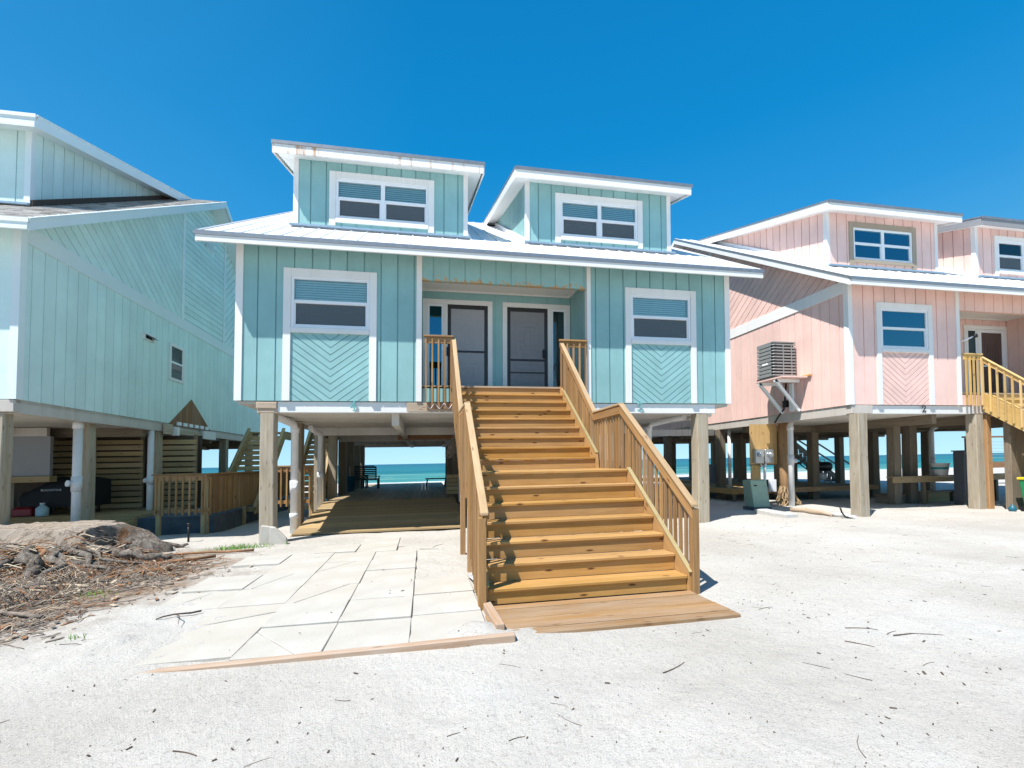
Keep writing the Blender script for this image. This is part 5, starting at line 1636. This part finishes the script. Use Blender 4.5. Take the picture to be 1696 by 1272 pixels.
build('rounded_guard', m, M['ac_metal'], t)
m = MB(); m.box(a0, a1, b0, b1, c1 - .03, c1 + .02); build('lid', m, M['ac_metal'], t, bevel=.02, seg=3)
m = MB(); m.box(a0, a1, b0, b1, c0 - .015, c0 + .04); build('base', m, M['ac_dark'], t)
m = MB(); m.box(a0 - .012, a0 - .004, b0 + .22, b0 + .45, c0 + .42, c0 + .48); build('name_plate', m, M['vinyl'], t)
t = thing('bracket', 'white timber bracket carrying the air conditioner on the pink wall', 'bracket', (10.8, 12, 3.4))
m = MB(); m.box(10.28, 11.17, 11.50, 12.62, 3.935, 3.975, 0); build('platform', m, M['pink'], t)
m = MB(); m.box(11.12, 11.19, 11.40, 11.88, 3.976, 4.02, 1); build('board', m, M['ply'], t)
for y in (11.85, 12.5):
    m = MB(); m.beam((10.32, y, 3.92), (11.16, y, 2.98), .07, .09); build('strut', m, M['mint_white'], t, bevel=.005)
    m = MB(); m.beam((10.30, y, 3.89), (11.17, y, 3.89), .07, .09); build('arm', m, M['mint_white'], t, bevel=.005)
m = MB(); m.box(11.11, 11.185, 12.05, 12.18, 3.0, 3.86); build('wall_board', m, M['mint_white'], t)
m = MB(); m.tube([(11.12, 12.3, 3.9), (11.10, 12.32, 3.5), (11.12, 12.4, 3.1), (11.1, 12.6, 2.9), (11.12, 12.8, 2.7)], .025, 8)
m.box(11.10, 11.185, 12.28, 12.44, 3.15, 3.36)
tag(build('power_cable', m, M['black'], None, (11.1, 12.4, 2.7)), 'black cable and switch box below the air conditioner', 'cable')
t = thing('meter_board', 'plywood board with two round electric meters beside the utility pole', 'meter board', (11.1, 13.3, 1))
m = MB(); m.box(10.60, 11.62, 13.30, 13.325, 1.36, 2.70); m.box(10.62, 10.98, 13.30, 13.324, .72, 1.355); build('board', m, M['ply'], t)
m = MB(); m.box(10.60, 11.66, 13.295, 13.36, 1.33, 1.365); build('shelf', m, M['pile_dark'], t)
for x in (10.84, 11.20):
    m = MB(); m.box(x - .155, x + .155, 13.14, 13.298, 1.40, 1.86); mb_ = build('meter_box', m, M['steel'], t, bevel=.015)
    m = MB(); m.tube([(x, 13.14, 1.68), (x, 13.05, 1.68)], .085, 20); m.tube([(x, 13.05, 1.68), (x, 13.03, 1.68)], .06, 20); build('meter_dial', m, M['steel'], mb_)
m = MB(); m.tube([(11.08, 13.2, 1.40), (11.05, 13.2, 1.2), (11.05, 13.2, .3)], .04, 12); build('conduit', m, M['pvc'], t)
m = MB(); m.tube([(10.9, 13.2, 1.40), (10.93, 13.2, 1.32), (11.03, 13.2, 1.28)], .03, 10); build('conduit', m, M['steel'], t)
m = MB(); m.box(11.22, 11.45, 13.15, 13.25, .45, .85); build('junction_box', m, M['vinyl'], t, bevel=.01)
t = thing('transformer_box', 'faded green tilted utility pedestal box in the sand', 'utility box', (10.1, 12.3, 0))
m = MB()
m.hexa([((10.36 if q & 1 else 9.80) + (-.05 if q & 4 else .03), (12.62 if q & 2 else 12.20) + (.05 if (q & 4 and not q & 2) else 0), (.90 if q & 4 else .08)) for q in range(8)], 2)
build('cabinet', m, M['green_box'], t, bevel=.02, seg=2)
m = MB(); m.box(9.80, 10.42, 12.17, 12.66, -.1, .085); build('base', m, M['dark_block'], t)
m = MB(); m.box(9.86, 9.96, 12.225, 12.245, .72, .76); build('latch', m, M['black'], t)
m = MB(); m.hexa([((9.62 if q & 1 else 9.22), (11.45 if q & 2 else 10.32), (.10 + (.03 if q & 2 else 0)) if q & 4 else -.06) for q in range(8)], 1)
tag(build('concrete_slab', m, M['concrete'], None, (9.4, 10.9, 0), bevel=.012), 'grey concrete slab lying in the sand in front of the green utility box', 'slab')
t = thing('utility_pole', 'round brown utility pole with frayed rope at its foot', 'pole', (11.75, 13.15, 0))
m = MB(); m.tube([(11.78, 13.15, -.3), (11.77, 13.15, 1.2), (11.75, 13.15, 2.72)], [.17, .16, .155], 14); build('pole', m, M['pile_red'], t)
m = MB()
for k in range(26):
    a = R.uniform(3.0, 5.6); P = [(11.78 + (.19 + .05 * i) * math.cos(a + i * R.uniform(-.25, .25)), 13.15 + (.19 + .05 * i) * math.sin(a), .62 - i * .16 + R.uniform(-.03, .03)) for i in range(5)]
    m.tube(P, .013, 5, False)
build('frayed_rope', m, M['rope'], t)
m = MB()
for k in range(5):
    m.tube([(11.1 + .13 * i, 13.0 - .05 * math.sin(i), .32 + .10 * math.sin(i * .9 + k) + .05 * k) for i in range(6)], .008, 5)
tag(build('loose_wire', m, M['twig_brown'], None, (11.3, 13, .3)), 'tangle of copper coloured wire between the utility box and the pole', 'wire')
m = MB(); m.tube([(10.55, 11.60, .05), (10.7, 11.25, .07), (10.62, 10.9, .06), (10.7, 10.6, .05), (10.6, 10.3, .04)], [.05, .075, .08, .06, .03], 8, True, None, .3)
tag(build('driftwood', m, M['raw'], None, (10.6, 11, 0)), 'pale brown driftwood log lying near the pink house corner pile', 'driftwood')
m = MB(); m.tube([(10.68, 10.35, .05), (10.72, 9.9, .06)], [.05, .045], 8); m.tube([(10.7, 10.1, .05), (10.6, 9.6, .06)], .035, 8)
tag(build('plastic_pipe', m, M['pvc'], None, (10.7, 10, 0)), 'white pipe length half sunk in sand beside the driftwood', 'pipe')
m = MB(); m.tube([(10.42, 9.86, .30), (10.46, 9.84, .15), (10.55, 9.82, .03), (10.75, 9.8, .02)], .02, 7)
tag(build('bent_rod', m, M['black'], None, (10.5, 9.85, 0)), 'bent black rod sticking out of the sand by the corner pile', 'rod')
t = thing('grill_cart', 'black barrel grill on a two wheeled cart under the pink house', 'grill', (15.5, 15.6, .5))
m = MB(); m.tube([(15.05, 15.6, 1.18), (15.12, 15.6, 1.18), (16.0, 15.6, 1.18), (16.06, 15.6, 1.18)], [.12, .19, .19, .12], 16); build('barrel', m, M['black'], t)
m = MB(); m.tube([(15.45, 15.45, 1.36), (15.45, 15.43, 1.46), (15.65, 15.43, 1.46), (15.65, 15.45, 1.36)], .014, 6); build('handle', m, M['steel'], t)
m = MB(); m.tube([(15.0, 15.5, 1.02), (14.75, 15.45, 1.14), (14.5, 15.45, 1.32)], .022, 8); m.box(14.42, 14.56, 15.40, 15.48, 1.29, 1.40); build('arm', m, M['black'], t)
for x in (15.15, 15.95):
    for y in (15.45, 15.75):
        m = MB(); m.beam((x, y, .5), (x + (.12 if x < 15.5 else -.12), y, 1.02), .03, .03, (1, 0, 0)); build('leg', m, M['ac_metal'], t)
m = MB(); m.box(15.15, 15.95, 15.44, 15.76, .64, .66); build('shelf', m, M['ac_metal'], t)
m = MB(); m.tube([(15.05, 15.42, .56), (15.05, 15.36, .56)], .09, 14); build('wheel', m, M['black'], t)
m = MB(); m.lathe((15.7, 15.6, .661), [(0, 0), (.12, 0), (.13, .18), (.08, .26), (0, .27)], 14); build('gas_bottle', m, M['vinyl'], t)
t = thing('rear_stairs', 'open riser back stairs silhouetted against the sea under the pink house', 'stairs', (24, 24.5, .2))
for dy in (0, 1.0):
    m = MB(); m.beam((21.9, 24 + dy, 2.62), (25.7, 24 + dy, -.1), .05, .26); build('stringer', m, M['pile_dark'], t)
    m = MB(); m.beam((21.9, 24 + dy, 3.5), (26.4, 24 + dy, .95), .05, .09); build('handrail', m, M['pile_dark'], t)
    m = MB(); m.beam((26.4, 24 + dy, .95), (26.4, 24 + dy, -.3), .09, .09, (1, 0, 0)); build('post', m, M['pile_dark'], t)
for k in range(13):
    f = (k + .5) / 13; x = 21.9 + 3.8 * f; z = 2.72 - 2.72 * f
    m = MB(); m.box(x - .14, x + .14, 24.03, 24.97, z - .03, z + .01, 1); build('tread', m, M['pile_dark'], t)
    m = MB(); 
    for q in range(3): m.box(x - .14, x - .12, 24.05 + q * .31, 24.30 + q * .31, z - .19, z - .031, 1)
    build('riser', m, M['pile_dark'], t)
t = thing('bench_rail', 'plank bench rail between the piles of the pink house holding a bucket', 'bench', (16, 12.0, .8))
m = MB(); m.box(14.6, 19.5, 11.88, 12.12, .86, .90, 0); build('seat', m, M['ramp'], t, bevel=.004)
m = MB(); m.box(14.6, 19.5, 11.90, 11.94, .70, .855, 0); build('apron', m, M['ramp'], t)
for x in (15.9, 18.9):
    m = MB(); m.box(x - .05, x + .05, 11.95, 12.05, -.2, .855, 2); build('leg', m, M['pile_dark'], t)
t = thing('bucket', 'white plastic bucket with teal print on the bench rail', 'bucket', (16.6, 12.0, .9))
m = MB(); m.lathe((16.6, 12.0, .901), [(0, 0), (.19, 0), (.23, .36), (.25, .36), (.25, .40), (.22, .40), (.18, .02)], 24); build('body', m, M['bucket'], t)
m = MB(); m.lathe((16.6, 12.0, .901), [(.2165, .20), (.225, .27)], 24); build('printed_band', m, M['label_teal'], t)
t = thing('storage_cabinet', 'dark grey plastic storage cabinet beside the splintered pile', 'cabinet', (16.5, 11.2, 0))
m = MB(); m.box(16.42, 17.2, 11.2, 11.5, -.04, 1.66); build('body', m, M['grey_plastic'], t, bevel=.015)
m = MB(); m.box(16.39, 17.24, 11.17, 11.53, 1.661, 1.70); build('lid', m, M['grey_plastic'], t, bevel=.01)
for k in range(9):
    m = MB(); m.box(16.50, 17.1, 11.188, 11.199, .10 + k * .165, .235 + k * .165, 0); build('slat', m, M['grey_plastic'], t, bevel=.006)
for (x0_, x1_, lab) in ((16.55, 17.45, 'tan timber box on the sand under the bench rail'), (14.9, 16.3, 'brown timber box on the sand left of the tan one'), (17.6, 18.6, 'dark timber box on the sand behind the cabinet')):
    m = MB(); m.box(x0_, x1_, 12.35, 12.75, -.1, .30 if x0_ > 16.5 else .26, 0); m.box(x0_ - .03, x1_ + .03, 12.30, 12.80, (.30 if x0_ > 16.5 else .26) + .001, .34 if x0_ > 16.5 else .30, 0)
    tag(build('timber_box', m, M['ramp' if x0_ == 16.55 else 'pile_dark'], None, (x0_ + .4, 12.5, 0), bevel=.006), lab, 'box')
m = MB(); m.box(15.93, 16.50, 9.74, 9.90, -.2, 2.62, 2)
tag(build('stair_post', m, M['pile_dark'], None, (16.2, 9.8, 0), bevel=.01), 'wide weathered plank post below the yellow stairs at the right edge', 'post')
t = thing('wheelie_bin', 'green bin with yellow lid cut off by the right edge', 'bin', (16.05, 9.2, 0))
m = MB(); m.hexa([(16.10 + (.30 if q & 1 else -.30) * (1.08 if q & 4 else .85), 9.2 + (.3 if q & 2 else -.3) * (1.05 if q & 4 else .8), .86 if q & 4 else .05) for q in range(8)], 2); build('body', m, M['green_bin'], t, bevel=.03, seg=2)
m = MB(); m.box(15.75, 16.45, 8.86, 9.54, .861, .93); build('lid', m, M['yellow_lid'], t, bevel=.02, seg=2)
for x in (15.87, 16.32):
    m = MB(); m.tube([(x - .03, 9.45, .08), (x + .03, 9.45, .08)], .09, 14); build('wheel', m, M['black'], t)
t = thing('bottle', 'dark green glass float lying on the sand near the right edge', 'float', (15.5, 9.5, 0))
m = MB(); m.lathe((15.52, 9.50, .0), [(0, 0), (.06, .01), (.085, .06), (.08, .12), (.045, .17), (.03, .18), (.03, .21), (0, .21)], 16); build('body', m, M['teal_tub'], t)
t = thing('cable_rail', 'dark deck rail with horizontal cables far behind the pink house', 'railing', (28, 18.5, 1.2))
m = MB(); m.box(26.5, 33, 18.0, 18.14, 2.38, 2.46, 0); build('handrail', m, M['brown_ply'], t)
for x in (26.72, 29.6, 32.4):
    m = MB(); m.box(x - .09, x + .09, 18.0, 18.12, -.3, 2.37, 2); build('post', m, M['brown_ply'], t)
for k in range(6):
    m = MB(); m.tube([(26.8, 18.06, 1.35 + k * .16), (32.4, 18.06, 1.35 + k * .16)], .012, 5); build('cable', m, M['steel'], t)
m = MB(); m.box(26.5, 33, 17.95, 18.05, .85, 1.15, 0); build('rim_board', m, M['brown_ply'], t)
t = thing('wall_lamp', 'small white and black spotlight on the pink porch post', 'lamp', (15.02, 10.1, 4.8))
m = MB(); m.tube([(14.98, 10.17, 4.78), (15.14, 10.0, 4.88)], .022, 8); build('arm', m, M['vinyl'], t)
m = MB(); m.tube([(15.14, 10.0, 4.88), (15.20, 9.95, 4.90)], [.04, .06], 10); build('head', m, M['black'], t)
m = MB(); m.box(10.95, 11.5, 16.0, 16.05, .62, 1.36)
tag(build('dark_panel', m, M['grey_plastic'], None, (11.2, 16, .5)), 'dark grey board standing on the corner deck of the pink house', 'board')
m = MB(); m.box(7.3, 11.1, 15.9, 16.05, 2.48, 2.72, 0)
tag(build('cross_beam', m, M['under'], None, (9.2, 16, 2.6)), 'pale beam spanning between the turquoise and pink houses', 'beam')

# ------------------------------------------------------------------ sun, sky, camera
SUN = Vector((-.41, -.305, .86)).normalized()
sd = bpy.data.lights.new('sun', 'SUN'); sd.energy = 5.0; sd.angle = math.radians(.5); sd.color = (1, .965, .91)
so = bpy.data.objects.new('sun', sd); so.rotation_euler = SUN.to_track_quat('Z', 'Y').to_euler(); so.location = (-8, -5, 20)
COL.objects.link(so)
w = bpy.data.worlds.new('World'); scene.world = w; w.use_nodes = True
nt = w.node_tree; bg = nt.nodes['Background']
sky = nt.nodes.new('ShaderNodeTexSky'); sky.sky_type = 'NISHITA'; sky.sun_disc = False
sky.sun_elevation = math.asin(SUN.z); sky.sun_rotation = math.atan2(SUN.x, SUN.y)
sky.air_density = 1.0; sky.dust_density = 0.3; sky.ozone_density = 2.0; sky.altitude = 0
# clear gulf-coast sky: saturated cyan blue overhead, pale towards the sea horizon
tc = nt.nodes.new('ShaderNodeTexCoord'); sx = nt.nodes.new('ShaderNodeSeparateXYZ'); nt.links.new(tc.outputs['Generated'], sx.inputs[0])
EXPO = 0.55
g = 1 / (0.10 * 2 ** EXPO)
stops = [(0.0, (.55, .94, 1.16)), (.10, (.33, .70, .98)), (.24, (.10, .46, .84)), (.42, (.020, .32, .745)), (.56, (.001, .265, .66)), (.75, (.0003, .218, .57)), (1, (.0003, .175, .48))]
c = ramp(nt, sx.outputs[2], [(p, tuple(v for v in q)) for p, q in stops])
lf = math_n(nt, 'MULTIPLY_ADD', sx.outputs[0], -.30, True); lf.node.inputs[2].default_value = 0.0
c = mixc(nt, lf, c, (.13, .46, .84))
sc = nt.nodes.new('ShaderNodeVectorMath'); sc.operation = 'SCALE'; sc.inputs[3].default_value = g; nt.links.new(c, sc.inputs[0])
c = mixc(nt, .04, sc.outputs[0], sky.outputs[0])
nt.links.new(c, bg.inputs[0])
bg.inputs[1].default_value = 0.10

cam = bpy.data.cameras.new('camera'); co = bpy.data.objects.new('camera', cam); COL.objects.link(co)
yaw = math.atan(146 / 754); pit = math.atan(22 / 754); rol = 0.0187
fw = Vector((math.sin(yaw) * math.cos(pit), math.cos(yaw) * math.cos(pit), math.sin(pit)))
r0 = Vector((math.cos(yaw), -math.sin(yaw), 0)); u0 = Vector((-math.sin(yaw) * math.sin(pit), -math.cos(yaw) * math.sin(pit), math.cos(pit)))
rt = r0 * math.cos(rol) - u0 * math.sin(rol); up = r0 * math.sin(rol) + u0 * math.cos(rol)
co.matrix_world = Matrix(((rt.x, up.x, -fw.x, 0), (rt.y, up.y, -fw.y, 0), (rt.z, up.z, -fw.z, EYE), (0, 0, 0, 1)))
cam.sensor_fit = 'HORIZONTAL'; cam.sensor_width = 36; cam.lens = 754 / 1696 * 36
cam.shift_y = 107 / 1696; cam.clip_start = .05; cam.clip_end = 20000
scene.camera = co
scene.view_settings.view_transform = 'Standard'; scene.view_settings.look = 'None'
scene.view_settings.exposure = EXPO; scene.view_settings.gamma = 1.0
scene.render.engine = 'CYCLES'
scene.cycles.max_bounces = 8; scene.cycles.diffuse_bounces = 4; scene.cycles.transparent_max_bounces = 12
scene.cycles.use_denoising = True
